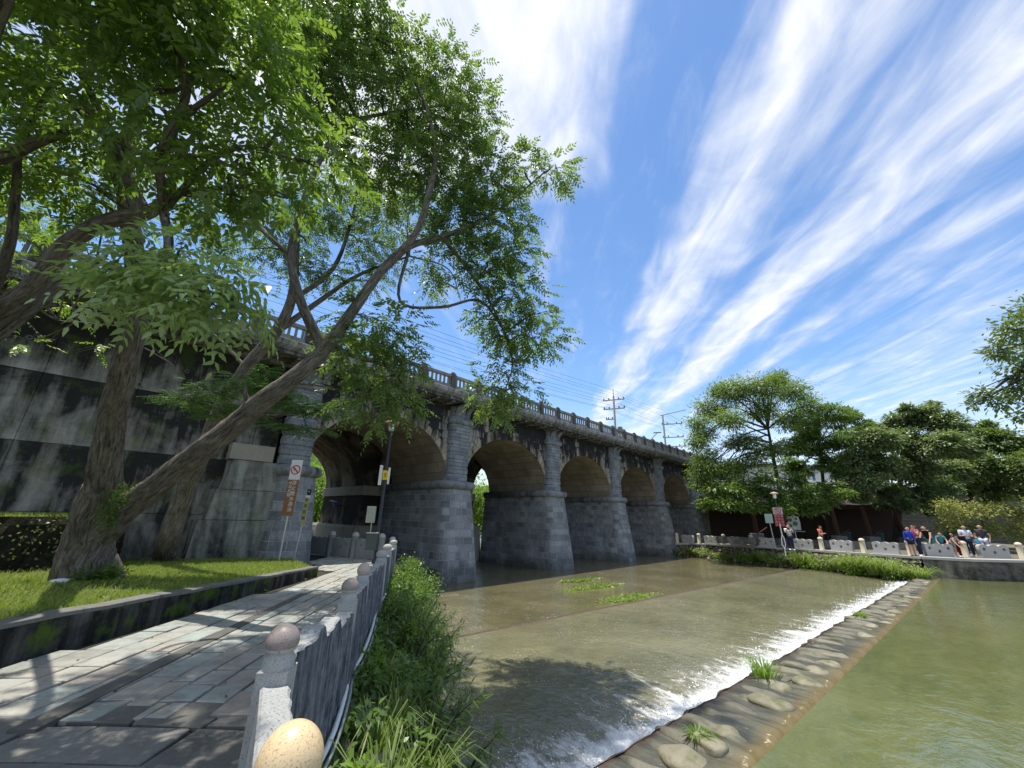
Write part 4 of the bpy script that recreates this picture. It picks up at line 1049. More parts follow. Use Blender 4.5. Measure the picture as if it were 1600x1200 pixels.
for i, (a, b) in enumerate(SP_):
    pa = PZ(*a, float(np.interp(a[0], [1058, 1440], [-1.91, -1.54]))); pb = PZ(*b, float(np.interp(b[0], [1058, 1440], [-1.91, -1.54])))
    c = (pa+pb)/2; d = unit(np.array([c[0], c[1]])); c[:2] += d*.2; c[2] = zfar(c)+.03
    if sl0 is None: sl0 = slab_proto(); o = sl0
    else: o = copy_tree(sl0)
    o.location = c; v = pb-pa
    if i < 7: v = np.array([-.30, -.954])*1
    else: v = np.array([.66, -.75])
    o.rotation_euler = (0, 0, math.atan2(v[1], v[0])); ln = np.linalg.norm((pb-pa)[:2])
    # face the slab as wide as it stands in the photograph
    vw = unit(np.array([-c[1], c[0]])); pr = abs(v @ vw); want = abs((pb[:2]-pa[:2]) @ vw)
    sc = min(1.35, max(.8, want/max(.2, pr)/1.5)); o.scale = (sc, 1, 1.0)
    o['label'] = 'grey wavy topped slab pierced by three holes, %s from the bridge' % ORD[i]
# ================================================================== foliage machinery
def leaf_hex(c, a, nrm, L, Wd, fold=.14):
    a = unit(a); s = unit(np.cross(nrm, a)); nrm = np.cross(a, s); L = np.asarray(L)[:, None]; Wd = np.asarray(Wd)[:, None]
    m1, m2 = c+a*L*.28-nrm*L*.015, c+a*L*.66-nrm*L*.07; f = nrm*Wd*fold
    return np.stack([c, m1+s*Wd*.5+f, m2+s*Wd*.36+f, c+a*L-nrm*L*.17, m2-s*Wd*.36+f, m1-s*Wd*.5+f], 1)
def leaf_quads(c, a, nrm, L, Wd, fold=.12):
    """(N,3) base points, axes and normals -> rhombic leaves, 4 verts each"""
    a = unit(a); s = unit(np.cross(nrm, a)); nrm = np.cross(a, s)
    L = np.asarray(L)[:, None] if np.ndim(L) else np.full((len(c), 1), L); Wd = np.asarray(Wd)[:, None] if np.ndim(Wd) else np.full((len(c), 1), Wd)
    m = c+a*L*.42
    V = np.stack([c, m+s*Wd*.5+nrm*Wd*fold, c+a*L-nrm*L*.12, m-s*Wd*.5+nrm*Wd*fold], 1)
    return V.reshape(-1, 3)
def compound(c, a, nrm, L, pairs, ll, lw):
    """pinnate leaves: opposite leaflets along a drooping stalk"""
    a = unit(a); s = unit(np.cross(nrm, a)); nrm = np.cross(a, s); n = len(c); out = []
    L = L*(0.75+.5*rng.random((n, 1)))
    for i in range(pairs+1):
        t = (.22+.78*i/pairs); base = c+a*L*t-np.array([0, 0, 1])*L*.22*t*t
        for sg in ((1, -1) if i < pairs else (0,)):
            sw = .85+.3*rng.random((n, 1)); taper = 1.0-.25*abs(2*t-1.1)
            d = a*(.62 if sg else 1)+s*sg*.85+rng.normal(0, .16, (n, 3))-np.array([0, 0, .22])
            nn = nrm+rng.normal(0, .28, (n, 3))
            out.append(leaf_hex(base, d, nn, (ll*taper*sw)[:, 0], (lw*taper*sw)[:, 0]))
    return np.concatenate(out, 0)
def scatter(c, r, n, clumps, tight=.30, flat=1.):
    c = np.array(c, float); r = np.array(r, float) if np.ndim(r) else np.array([r, r, r*.8])
    d = unit(rng.normal(0, 1, (clumps, 3))); rad = rng.random((clumps, 1))**.45
    sub = c+d*rad*r*.85
    idx = rng.integers(0, clumps, n)
    p = sub[idx]+rng.normal(0, 1, (n, 3))*r*tight*np.array([1, 1, flat])
    out = unit((p-c)/r+(p-sub[idx])/r*1.5+rng.normal(0, .35, (n, 3)))
    return p, out, sub
def crown_compound(cl, per, L, pairs, ll, lw, droop=.25, tight=.3):
    V = []
    for c, r in cl:
        n = max(6, int(per*(r/.6)**2)); p, o, _ = scatter(c, r, n, max(5, n//9), tight)
        a = o*np.array([1, 1, .6])+np.array([0, 0, -droop]); nr = np.array([0, 0, 1.])+rng.normal(0, .35, (n, 3))
        V.append(compound(p, a, nr, L, pairs, ll, lw))
    return np.concatenate(V)
def crown_simple(cl, per, ll, lw, droop=.2, tight=.3, rref=1., flat=1., up=.55, per_clump=22):
    V = []
    for c, r in cl:
        n = max(10, int(per*(r/rref)**2)); p, o, _ = scatter(c, r, n, max(6, n//per_clump), tight, flat)
        a = o*np.array([1, 1, .7])+np.array([0, 0, -droop])+rng.normal(0, .3, (n, 3)); nr = np.array([0, 0, 1.])*up*2+o*.5+rng.normal(0, .45, (n, 3))
        sz = .7+.6*rng.random(n); V.append(leaf_quads(p, a, nr, ll*sz, lw*sz))
    return np.concatenate(V)
def leafobj(name, V, material, parent): return raw_mesh(name, V.reshape(-1, 3), len(V) if V.ndim == 3 else len(V)//4, material, parent, V.shape[1] if V.ndim == 3 else 4)
def smooth_path(pts, rad, per=6):
    """Catmull-Rom through the given points"""
    pts = np.array(pts, float); n = len(pts); P, Rr = [], []
    ext_ = np.vstack([2*pts[0]-pts[1], pts, 2*pts[-1]-pts[-2]])
    for i in range(n-1):
        a, b, c, d = ext_[i:i+4]
        for k in range(per):
            t = k/per; P.append(.5*((2*b)+(c-a)*t+(2*a-5*b+4*c-d)*t*t+(3*b-a-3*c+d)*t**3)); Rr.append(rad[i]*(1-t)+rad[i+1]*t)
    P.append(pts[-1]); Rr.append(rad[-1]); return P, Rr
def px_path(pts): return [PD(x, y, d) for x, y, d in pts]
def branch_to(mb, limb, c, r0=.03, n=4):
    """curved twig from the nearest limb point to a leaf cluster"""
    L = np.array(limb); i = int(np.argmin(((L-np.array(c))**2).sum(1)+np.where(L[:, 2] > c[2], 1.2, 0))); a = L[i]; c = np.array(c, float)
    d = c-a; ln = np.linalg.norm(d)
    if ln < .15: return
    k = a+d*.5+np.array([0, 0, .14*ln])+rng.normal(0, .07*ln, 3)
    P, Rr = smooth_path([a, k, c], [r0, r0*.7, r0*.28], 5); mb.tube(P, Rr, 6)
    for _ in range(n):
        e = c+rng.normal(0, .22, 3)*min(1.5, ln)*np.array([1, 1, .6]); b = P[rng.integers(4, len(P))]
        mb.tube([b, (b+e)/2+np.array([0, 0, .05]), e], [r0*.35, r0*.25, r0*.12], 5)
def dist_cl(L): return [(PD(x, y, d), r*d/FPX) for x, y, r, d in L]
def away(L):                                              # the leaning limb runs on towards the bridge as it rises
    return [(*q[:-1], q[-1]*(1+.24*min(1, max(0, (q[0]-470)/260)))) if q[-1] > 6.5 else q for q in L]
# ================================================================== the forked tree
TB = PZ(140, 905, -1.33); TB[2] = zlawn(TB[0], TB[1])
t1 = thing('forked_tree', tuple(TB), 'large leaning tree whose bark trunk forks just above the lawn', 'tree')
def dd(x, y, d): return (x, y, d)
stem = [TB+np.array([0, 0, -.15]), PD(132, 880, 7.35), PD(140, 845, 7.4), PD(152, 800, 7.4), PD(163, 760, 7.35)]
mb = MB(); P, Rr = smooth_path(stem, [.50, .42, .37, .35, .30], 6); mb.tube(P, Rr, 22, wob=.10)
for k in range(9):                                            # root flare
    a = k*.7+.2; q = TB+np.array([math.cos(a), math.sin(a), 0])*.56; q[2] = zlawn(q[0], q[1])-.1
    mb.tube([TB+np.array([math.cos(a)*.18, math.sin(a)*.18, .38]), TB+np.array([math.cos(a)*.36, math.sin(a)*.36, .10]), q], [.12, .11, .05], 9, wob=.1)
limbA = px_path([(155, 800, 7.4), (162, 750, 7.3), (168, 700, 7.15), (176, 650, 7.0), (188, 600, 6.8), (203, 540, 6.6), (214, 480, 6.4), (210, 400, 6.2), (200, 320, 6.0), (196, 250, 5.8), (215, 170, 5.6), (240, 80, 5.4), (255, -20, 5.2), (262, -120, 5.0)])
PA, RAd = smooth_path(limbA, [.31, .26, .22, .20, .185, .17, .155, .125, .125, .11, .09, .07, .05, .03]); mb.tube(PA, RAd, 16, wob=.06)
limbB = px_path(away([(160, 830, 7.4), (195, 795, 7.35), (250, 755, 7.25), (300, 715, 7.15), (350, 678, 7.05), (400, 635, 7.0), (450, 597, 6.95), (505, 548, 6.95), (555, 480, 7.0), (600, 418, 7.05), (648, 368, 7.1), (668, 310, 7.2), (680, 250, 7.3), (670, 180, 7.4), (640, 110, 7.5)]))
PB, RB_ = smooth_path(limbB, [.29, .25, .215, .20, .19, .178, .15, .122, .10, .085, .068, .07, .055, .04, .025]); mb.tube(PB, RB_, 16, wob=.07)
extra = []
for path, rad in (
    ([(600, 420, 7.05), (640, 385, 7.2), (690, 370, 7.4), (740, 350, 7.6), (790, 320, 7.8), (850, 270, 8.0)], [.085, .075, .06, .045, .03, .018]),
    ([(505, 548, 6.95), (470, 470, 7.2), (455, 400, 7.5), (470, 330, 7.7), (500, 250, 7.9), (540, 195, 8.0), (600, 178, 8.1), (690, 165, 8.2)], [.10, .085, .075, .06, .055, .045, .035, .02]),
    ([(640, 385, 7.2), (625, 470, 7.3), (690, 480, 7.5), (750, 470, 7.7), (790, 520, 7.9)], [.04, .03, .035, .03, .018]),
    ([(520, 540, 6.95), (560, 560, 7.2), (600, 570, 7.4), (630, 600, 7.5)], [.05, .04, .03, .015]),
    ([(690, 370, 7.4), (730, 420, 7.6), (770, 480, 7.8), (800, 560, 7.9), (790, 610, 7.9)], [.045, .04, .03, .022, .012]),
    ([(196, 250, 5.8), (150, 180, 5.5), (80, 140, 5.2), (20, 100, 5.0)], [.09, .07, .05, .03]),
    ([(205, 330, 6.0), (190, 300, 5.4), (160, 190, 5.0), (120, 100, 4.8)], [.08, .07, .05, .03]),
    ([(214, 480, 6.4), (260, 400, 5.2), (256, 330, 4.4), (250, 250, 4.0), (275, 190, 3.9), (292, 135, 3.9), (268, 60, 3.9), (230, -10, 3.9)], [.08, .055, .045, .042, .04, .036, .028, .018]),
    ([(275, 190, 3.9), (330, 150, 4.0), (370, 120, 4.1), (420, 70, 4.2)], [.03, .025, .02, .012]),
    ([(256, 330, 4.4), (330, 250, 4.2), (390, 230, 4.2), (460, 250, 4.2)], [.035, .03, .024, .014]),
    ([(256, 330, 4.4), (262, 380, 3.4), (272, 420, 2.9), (285, 450, 2.75)], [.03, .022, .016, .008]),
    ([(455, 400, 7.5), (400, 350, 7.4), (380, 300, 7.2)], [.05, .035, .02]),
    ([(400, 640, 7.0), (385, 620, 6.95), (383, 600, 6.95)], [.05, .04, .02])):
    w = px_path(away(path)); P, Rr = smooth_path(w, rad); mb.tube(P, Rr, 9, wob=.08); extra += P[::2]
limbs = PA[12:]+PB[36:]+extra
near = dist_cl([(60, 50, 95, 4.6), (170, 60, 95, 4.6), (290, 40, 95, 4.3), (400, 50, 85, 4.2), (110, 160, 95, 4.7), (235, 150, 90, 4.1), (350, 140, 95, 4.1), (430, 200, 75, 4.2), (490, 260, 50, 4.2), (390, 270, 75, 4.2), (310, 230, 70, 4.3), (50, 260, 70, 5.2), (20, 170, 80, 5.1),
                (130, 290, 60, 5.6), (450, 310, 48, 4.4), (340, 310, 60, 4.6), (80, 340, 42, 6.0), (-60, 80, 100, 4.6), (-70, 240, 90, 5.0), (60, -80, 110, 4.6), (220, -90, 110, 4.4), (380, -90, 110, 4.3), (420, 110, 60, 4.2), (190, 230, 60, 5.0)])
limb = dist_cl(away([(480, 40, 60, 8), (560, 60, 60, 8), (630, 90, 55, 8.1), (700, 130, 48, 8.2), (745, 185, 40, 8.2), (600, 150, 50, 8), (520, 130, 55, 8), (550, 10, 50, 8), (480, 100, 50, 7.8), (670, 200, 45, 8.1), (730, 240, 42, 8.0),
                (640, 260, 48, 7.8), (700, 290, 48, 7.8), (770, 280, 45, 7.9), (820, 265, 26, 8.0), (862, 262, 28, 8.1), (720, 345, 48, 7.8), (785, 345, 45, 7.9), (810, 395, 36, 7.9), (690, 400, 38, 7.8), (760, 420, 42, 7.9), (800, 460, 40, 7.9), (835, 530, 34, 8.0), (800, 520, 34, 8.0),
                (845, 490, 24, 8.0), (760, 500, 30, 8), (570, 230, 42, 8), (600, 300, 36, 8.4), (640, 180, 40, 8.2), (440, 20, 50, 8),
                (790, 585, 30, 7.9), (750, 615, 26, 7.8), (815, 610, 24, 7.9), (775, 640, 18, 7.8),
                (575, 500, 42, 7.2), (620, 530, 38, 7.4), (560, 560, 36, 7.2), (600, 590, 36, 7.4), (630, 630, 30, 7.5), (560, 620, 28, 7.3), (590, 660, 18, 7.4), (640, 570, 26, 7.5), (530, 530, 24, 7.1)]))
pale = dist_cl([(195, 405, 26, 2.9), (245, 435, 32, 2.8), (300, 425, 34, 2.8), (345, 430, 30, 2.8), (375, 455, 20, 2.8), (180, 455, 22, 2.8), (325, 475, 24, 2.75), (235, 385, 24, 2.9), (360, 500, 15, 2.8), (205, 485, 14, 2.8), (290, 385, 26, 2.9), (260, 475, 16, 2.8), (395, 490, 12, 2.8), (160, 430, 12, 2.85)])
feather = dist_cl([(285, 625, 26, 8.8), (330, 610, 30, 8.8), (380, 600, 30, 8.7), (425, 610, 28, 8.6), (460, 630, 32, 8.5), (500, 640, 32, 8.4), (480, 672, 24, 8.4), (340, 645, 26, 8.8), (390, 640, 26, 8.7), (440, 665, 18, 8.5), (415, 580, 18, 8.6)])
for c, r in near+limb: branch_to(mb, limbs, c, .028, 5)
for c, r in pale: branch_to(mb, extra, c, .010, 2)
fb_ = px_path([(300, 760, 9.5), (345, 700, 9.2), (400, 650, 9.0), (470, 640, 8.6)])
tr = mb.build('trunk', 'bark', t1)
leafobj('crown', np.concatenate([crown_compound(near, 70, .34, 6, .112, .042, .25), ]), 'leaf_near', t1)
leafobj('crown', crown_compound(limb, 112, .38, 5, .122, .047, .30), 'leaf_limb', t1)
leafobj('crown', crown_compound(pale, 560, .25, 4, .092, .036, .50, .34), 'leaf_sunlit', t1)
# moss in the fork
p, o, _ = scatter(PD(190, 775, 7.05), (.22, .22, .22), 500, 14); p2, o2, _ = scatter(PD(172, 800, 7.0), (.16, .16, .35), 500, 12)
p, o = np.concatenate([p, p2]), np.concatenate([o, o2]); leafobj('moss', leaf_quads(p, o+np.array([0, 0, .3]), rng.normal(0, 1, p.shape), .035, .03), 'moss_green', tr)
# overhead part of the crown that shades the plaza (above and behind the frame)
over = [((-3.2+1.0*i+rng.normal(0, .3), 1.2+1.05*j+rng.normal(0, .3), 5.2+rng.normal(0, .4)), .7) for i in range(4) for j in range(4)]
over = [(c, r) for c, r in over if (np.array(c) @ FW) < .5 or CX+FPX*((RM.T @ np.array(c))[0]/(np.array(c) @ FW)) < 250]
# ---- second tree, nearer the wall
T2 = PZ(262, 877, -1.58); T2[2] = zlawn(T2[0], T2[1])
t2 = thing('slender_tree', tuple(T2), 'slimmer tree leaning right close to the stained wall behind the forked one', 'tree')
mb = MB(); L2 = [T2+np.array([0, 0, -.1])]+px_path([(262, 850, 10.9), (278, 800, 10.8), (296, 750, 10.7), (318, 705, 10.6), (345, 640, 10.5), (385, 575, 10.4), (430, 520, 10.4), (455, 470, 10.4), (462, 400, 10.5), (465, 330, 10.6)])
P2_, R2_ = smooth_path(L2, [.36, .27, .235, .215, .20, .18, .16, .14, .12, .09, .06]); mb.tube(P2_, R2_, 14, wob=.07); ex = []
for k in range(6):
    a = k*1.05; q = T2+np.array([math.cos(a), math.sin(a), 0])*.45; q[2] = zlawn(q[0], q[1])-.08; mb.tube([T2+np.array([0, 0, .4]), T2+np.array([math.cos(a)*.22, math.sin(a)*.22, .12]), q], [.14, .11, .05], 8)
for path, rad in (([(430, 520, 10.4), (500, 470, 10.8), (560, 430, 11.2), (640, 400, 11.5)], [.09, .07, .05, .025]), ([(455, 470, 10.4), (520, 420, 10.8), (550, 340, 11), (560, 280, 11.2)], [.07, .06, .04, .02]), ([(345, 640, 10.5), (420, 650, 9.6), (470, 640, 8.8)], [.07, .05, .02]),
                  ([(345, 640, 10.5), (320, 630, 9.6), (300, 625, 9.0)], [.04, .03, .015]), ([(385, 575, 10.4), (330, 520, 10.6), (250, 480, 10.8), (150, 490, 10.6)], [.05, .035, .025, .012]), ([(460, 420, 10.5), (400, 340, 10.5), (330, 330, 10.6)], [.06, .04, .02]), ([(640, 400, 11.5), (700, 420, 11.6), (720, 470, 11.7)], [.025, .02, .01])):
    P, Rr = smooth_path(px_path(path), rad); mb.tube(P, Rr, 8, wob=.08); ex += P[::2]
back = dist_cl([(430, 380, 34, 10.8), (480, 340, 36, 11), (530, 330, 38, 11.2), (560, 380, 34, 11.4), (600, 350, 36, 11.5), (520, 430, 30, 11), (570, 440, 26, 11.4), (470, 430, 28, 10.8), (420, 330, 34, 10.8), (640, 330, 30, 11.6), (520, 270, 38, 11.2), (580, 290, 34, 11.4), (390, 390, 28, 10.6), (680, 440, 20, 11.6), (610, 420, 24, 11.6), (480, 380, 28, 11),
                (330, 340, 34, 10.6), (20, 330, 40, 10), (430, 270, 36, 11), (650, 290, 30, 11.6)])
for c, r in back: branch_to(mb, P2_[30:]+ex, c, .03, 4)
for c, r in feather: branch_to(mb, ex, c, .014, 3)
mb.build('trunk', 'bark', t2)
leafobj('crown', crown_compound(back, 120, .34, 5, .10, .036, .22), 'leaf_back', t2)
V = []
for c, r in feather:
    n = int(150*(r/.4)**2); p, o, _ = scatter(c, (r, r, r*.34), n, max(6, n//10), .3, .5)
    V.append(compound(p, o*np.array([1, 1, .15])+np.array([0, 0, .03]), np.array([0, 0, 1.])+rng.normal(0, .2, (n, 3)), .26, 6, .062, .022))
leafobj('low_branch', np.concatenate(V), 'leaf_feather', t2)
# ---- third tree: off frame to the left, its limbs reach in
T3 = PD(-230, 900, 5.4); T3[2] = zlawn(T3[0], T3[1])
t3 = thing('bent_tree', tuple(T3), 'tree at the left edge whose bent brown limbs reach across the wall', 'tree')
mb = MB(); P, Rr = smooth_path([T3+np.array([0, 0, -.1])]+px_path([(-200, 760, 5.3), (-130, 620, 5.2), (-60, 540, 5.1), (0, 487, 5.0), (50, 450, 4.95), (85, 405, 4.9), (120, 370, 4.9), (170, 345, 4.9), (226, 334, 4.9)]), [.36, .26, .19, .145, .12, .108, .10, .094, .088, .08]); mb.tube(P, Rr, 14, wob=.06); ex = P[20:]
for path, rad in (([(-60, 560, 5.1), (0, 510, 5.2), (50, 475, 5.3), (110, 440, 5.5), (150, 410, 5.8)], [.16, .13, .11, .08, .05]), ([(-60, 540, 5.1), (10, 400, 5.0), (25, 300, 4.9), (35, 220, 4.8), (100, 100, 4.8)], [.10, .055, .045, .035, .02]), ([(-130, 620, 5.2), (-60, 300, 4.7), (20, 240, 4.6), (105, 205, 4.6)], [.14, .09, .07, .04]),
                  ([(170, 345, 4.9), (226, 334, 4.9), (262, 305, 4.8), (280, 240, 4.7), (330, 190, 4.6)], [.088, .08, .06, .04, .02]), ([(226, 334, 4.9), (205, 290, 4.9), (180, 230, 4.9), (110, 160, 4.9)], [.09, .07, .05, .03]), ([(50, 475, 5.3), (90, 500, 6.5), (140, 505, 7.2), (210, 520, 8), (290, 590, 8.6)], [.02, .014, .012, .010, .006]), ([(-200, 760, 5.3), (-120, 300, 3.6), (60, -150, 3.0), (300, -420, 3.0)], [.2, .14, .1, .06])):
    P, Rr = smooth_path(px_path(path), rad); mb.tube(P, Rr, 9, wob=.06); ex += P[::2]
lc = dist_cl([(20, 420, 30, 6.2), (90, 440, 22, 6.4), (40, 540, 18, 7), (110, 480, 18, 7), (30, 490, 20, 5.6), (155, 540, 14, 8.2), (20, 320, 34, 6.5), (100, 320, 34, 6.6), (-40, 380, 40, 6), (180, 290, 34, 6.4)])
for c, r in lc: branch_to(mb, ex, c, .014, 3)
for c, r in over: branch_to(mb, ex, np.array(c), .03, 4)
mb.build('trunk', 'bark', t3)
leafobj('crown', np.concatenate([crown_compound(lc, 110, .28, 6, .07, .028, .15), crown_compound(over, 125, .34, 5, .11, .045, .2)]), 'leaf_near', t3)
# ================================================================== grass
def in_poly(x, y, poly):
    ins = np.zeros(len(x), bool); j = len(poly)-1
    for i in range(len(poly)):
        xi, yi = poly[i]; xj, yj = poly[j]
        ins ^= ((yi > y) != (yj > y)) & (x < (xj-xi)*(y-yi)/(yj-yi+1e-12)+xi); j = i
    return ins
def blades(p, h, w, lean=.6):
    n = len(p); d = rng.normal(0, 1, (n, 3)); d[:, 2] = 0; d = unit(d); a = unit(np.array([0, 0, 1.])+d*lean*rng.random((n, 1)))
    hh = h*(.5+rng.random((n, 1))); s = np.cross(a, d); s = unit(s)
    V = np.stack([p-s*w*.5, p+s*w*.5, p+a*hh*.6+s*w*.4+d*hh*.05, p+a*hh+d*hh*.25], 1); return V.reshape(-1, 3)
n = 210000; x, y = rng.uniform(-6.5, 5.4, n), rng.uniform(4, 17, n)
dc = np.hypot(x, y); keep = in_poly(x, y, LAWN) & (rng.random(n) < np.clip(9/dc, 0, 1)**1.0)
ptch = np.sin(x*1.3+np.sin(y*.9)*2)*np.sin(y*1.1+x*.4); ptch += .5*np.sin(x*3.1+y*2.3)*np.sin(y*3.7-x); keep &= (ptch > -.35) | (rng.random(n) < .22)
x, y = x[keep], y[keep]; p = np.stack([x, y, zlawn(x, y)-.004], 1)
tag(leafobj('grass', blades(p, .075, .012, .9), 'grass_blade', None), kind='stuff')
n = 30000; x, y = rng.uniform(-9, .8, n), rng.uniform(7, 16.9, n); k = in_poly(x, y, TER); p = np.stack([x[k], y[k], np.full(k.sum(), -.305)], 1)
tag(leafobj('grass', blades(p, .10, .015, .9), 'grass_blade', None), kind='stuff')
n = 900; x, y = rng.uniform(-6, 8, n), rng.uniform(1, 15.5, n)
on_l = in_poly(x, y, LAWN); on_p = np.array([clip_ok(a_, b_) for a_, b_ in zip(x, y)]) & ~on_l; keep = (on_l & (rng.random(n) < .75)) | (on_p & (rng.random(n) < .55))
x, y, on_l = x[keep], y[keep], on_l[keep]; p = np.stack([x, y, np.where(on_l, zlawn(x, y)+.05, np.array([zpath(a_, b_) for a_, b_ in zip(x, y)])+.012)], 1); d = rng.normal(0, 1, p.shape); d[:, 2] *= .15
tag(leafobj('leaf_litter', leaf_quads(p, d, np.array([0, 0, 1.])+rng.normal(0, .25, p.shape), .05+.05*rng.random(len(p)), .025), 'dry_leaf', None), kind='stuff')
# ================================================================== plants on the near slope
def tuft(p, n, h, w, spread, arch=.5):
    """arching grass leaves of three quads each"""
    a = rng.random(n)*6.283; d = np.stack([np.cos(a), np.sin(a), np.zeros(n)], 1); b = np.array(p)+d*spread*rng.random((n, 1))*.4
    hh = h*(.55+.6*rng.random((n, 1))); o = .25+arch*rng.random((n, 1)); s = np.stack([-d[:, 1], d[:, 0], 0*a], 1)
    pts = [b, b+d*hh*o*.35+np.array([0, 0, 1])*hh*.5, b+d*hh*o*.8+np.array([0, 0, 1])*hh*.82, b+d*hh*o*1.4+np.array([0, 0, 1])*hh*(.75-.2*o)]
    ws = [w, w*.9, w*.6, w*.06]; V = []
    for i in range(3): V.append(np.stack([pts[i]-s*ws[i]/2, pts[i]+s*ws[i]/2, pts[i+1]+s*ws[i+1]/2, pts[i+1]-s*ws[i+1]/2], 1))
    return np.concatenate(V, 1).reshape(-1, 3)
def slope_bush(name, s, t, r, label, cat, group, kind, material):
    p = slope_pt(s, t); root = thing(name, tuple(p), label, cat, group); mb = MB()
    if kind == 'shrub':
        c = p+np.array([0, 0, r*.75]); cl = [(c+rng.normal(0, 1, 3)*r*np.array([.4, .4, .3]), r*.5) for _ in range(6)]
        for q, _ in cl: mb.tube([p, (p+q)/2+rng.normal(0, .04, 3), q], [.014, .010, .005], 5)
        leafobj('foliage', crown_simple(cl, 520, .085, .040, .15, .34, .5), material, root)
    elif kind == 'bamboo':
        V = []; nst = int(10*r/.5)
        for k in range(nst):
            a = rng.random()*6.283; e = p+np.array([math.cos(a)*r*rng.uniform(.5, 1.3)+.25*r, math.sin(a)*r*rng.uniform(.5, 1.2)-.1*r, r*rng.uniform(.8, 1.9)])
            mid_ = (p+e)/2+np.array([0, 0, .28*r]); P, Rr = smooth_path([p, mid_, e], [.010, .008, .003], 6); mb.tube(P, Rr, 5)
            P = np.array(P[3:]); n = 34; i = rng.integers(0, len(P), n); q = P[i]+rng.normal(0, .03, (n, 3)); d = rng.normal(0, 1, (n, 3))+unit(e-p)*.9+np.array([0, 0, -.55])
            V.append(leaf_quads(q, d, np.array([0, 0, 1.])+rng.normal(0, .5, (n, 3)), .13*(.7+.6*rng.random(n)), .024*(.8+.5*rng.random(n)), .1))
        leafobj('foliage', np.concatenate(V), material, root)
    else:
        V = [tuft(p, int(90*r/.5), r*1.25, .016, r*.6, .8)]; leafobj('blades', np.concatenate(V), material, root)
    if mb.v: mb.build('stem', 'bark_dark', root)
G1, G2, G3 = 'leafy shrubs on the near river slope', 'narrow leaved plants overhanging the near river edge', 'grass tufts on the near river slope'
for i, (s, t, r) in enumerate([(6.3, .42, .55), (6.7, .5, .6), (7.15, .45, .55), (7.5, .6, .5), (5.85, .28, .42), (6.05, .62, .42), (8.1, .4, .5), (8.7, .55, .5)]):
    slope_bush('shrub', s, t, r, 'round leafy green shrub on the slope between railing and river', 'shrub', G1, 'shrub', 'leaf_bank')
for i, (s, t, r) in enumerate([(5.35, .55, .55), (5.0, .7, .5), (4.6, .62, .5), (5.6, .78, .5), (4.25, .8, .45), (4.85, .9, .4), (5.9, .85, .45), (6.5, .85, .45), (3.95, .9, .42), (3.8, .6, .4)]):
    slope_bush('overhanging_plant', s, t, r, 'narrow leaved plant arching over the water below the railing', 'plant', G2, 'bamboo', 'leaf_bamboo')
for i, (s, t, r) in enumerate([(3.25, .35, .42), (3.5, .55, .42), (3.7, .3, .36), (3.1, .62, .42), (4.0, .45, .36), (3.35, .75, .38), (3.9, .68, .36), (4.35, .38, .32), (4.7, .3, .3), (2.8, .5, .4), (3.6, .85, .35)]):
    slope_bush('grass_tuft', s, t, r, 'tuft of long arching grass on the slope below the near posts', 'grass tuft', G3, 'tuft', 'weed_blade')
for i, (s, t, r) in enumerate([(3.3, .2, .2), (3.8, .16, .22), (4.25, .18, .24), (4.7, .2, .26), (5.2, .2, .26), (4.5, .45, .3), (5.5, .35, .3), (2.9, .25, .2), (3.45, .42, .24), (4.9, .5, .28)]):
    slope_bush('low_plant', s, t, r, 'low bushy green plant growing close to the outer side of the railing', 'plant', 'low plants beside the railing foot', 'shrub', 'leaf_bright' if i % 3 == 0 else 'leaf_bank')
# ground cover over the slope
V = []
for k in range(5200):
    s, t = rng.uniform(1.5, 9.2), rng.random(); p = slope_pt(s, t)
    if p[2] > -3.05: V.append(p)
p = np.array(V); p = np.repeat(p, 3, 0)+rng.normal(0, .05, (len(p)*3, 3)); tag(leafobj('ground_cover', leaf_quads(p, rng.normal(0, 1, p.shape)+np.array([0, 0, .3]), np.array([0, 0, 1.])+rng.normal(0, .6, p.shape), .085, .045), 'leaf_bank', None), kind='stuff')
# slope rocks
rk = []
def rock(name, c, r, label, cat, group, material, seed, flat=.6, rz=0, wy=.72):
    r_ = np.random.default_rng(seed); m = MB(); N1, N2 = 12, 8; P, F = [], []; ph = r_.random(8)*6.28
    for i in range(N2+1):
        th = math.pi*i/N2
        for j in range(N1):
            a = 6.2832*j/N1; d = np.array([math.sin(th)*math.cos(a), math.sin(th)*math.sin(a), math.cos(th)])
            k = 1+.16*math.sin(2.3*d[0]*2+ph[0])+.14*math.sin(3.1*d[1]*2+ph[1])+.10*math.sin(4*d[2]+ph[2])+.06*math.sin(7*d[0]+5*d[1]+ph[3])
            P.append(d*k*np.array([r, r*wy, r*flat]))
    for i in range(N2):
        for j in range(N1): F.append((i*N1+j, (i+1)*N1+j, (i+1)*N1+(j+1) % N1, i*N1+(j+1) % N1))
    m.add(P, F, sm=True); o = m.build(name, material); o.location = c; o.rotation_euler = (0, 0, rz)
    sub = o.modifiers.new('smooth', 'SUBSURF'); sub.levels = sub.render_levels = 1
    return tag(o, label, cat, group)
for i, (s, t, r) in enumerate([(3.6, .32, .16), (4.1, .52, .2), (4.6, .42, .18), (3.2, .5, .18), (5.1, .4, .2)]):
    rock('rock', slope_pt(s, t)+np.array([0, 0, .03]), r, 'weathered rock half hidden by plants on the near river slope', 'rock', 'rocks on the near river slope', 'rubble_stone', i, .8)
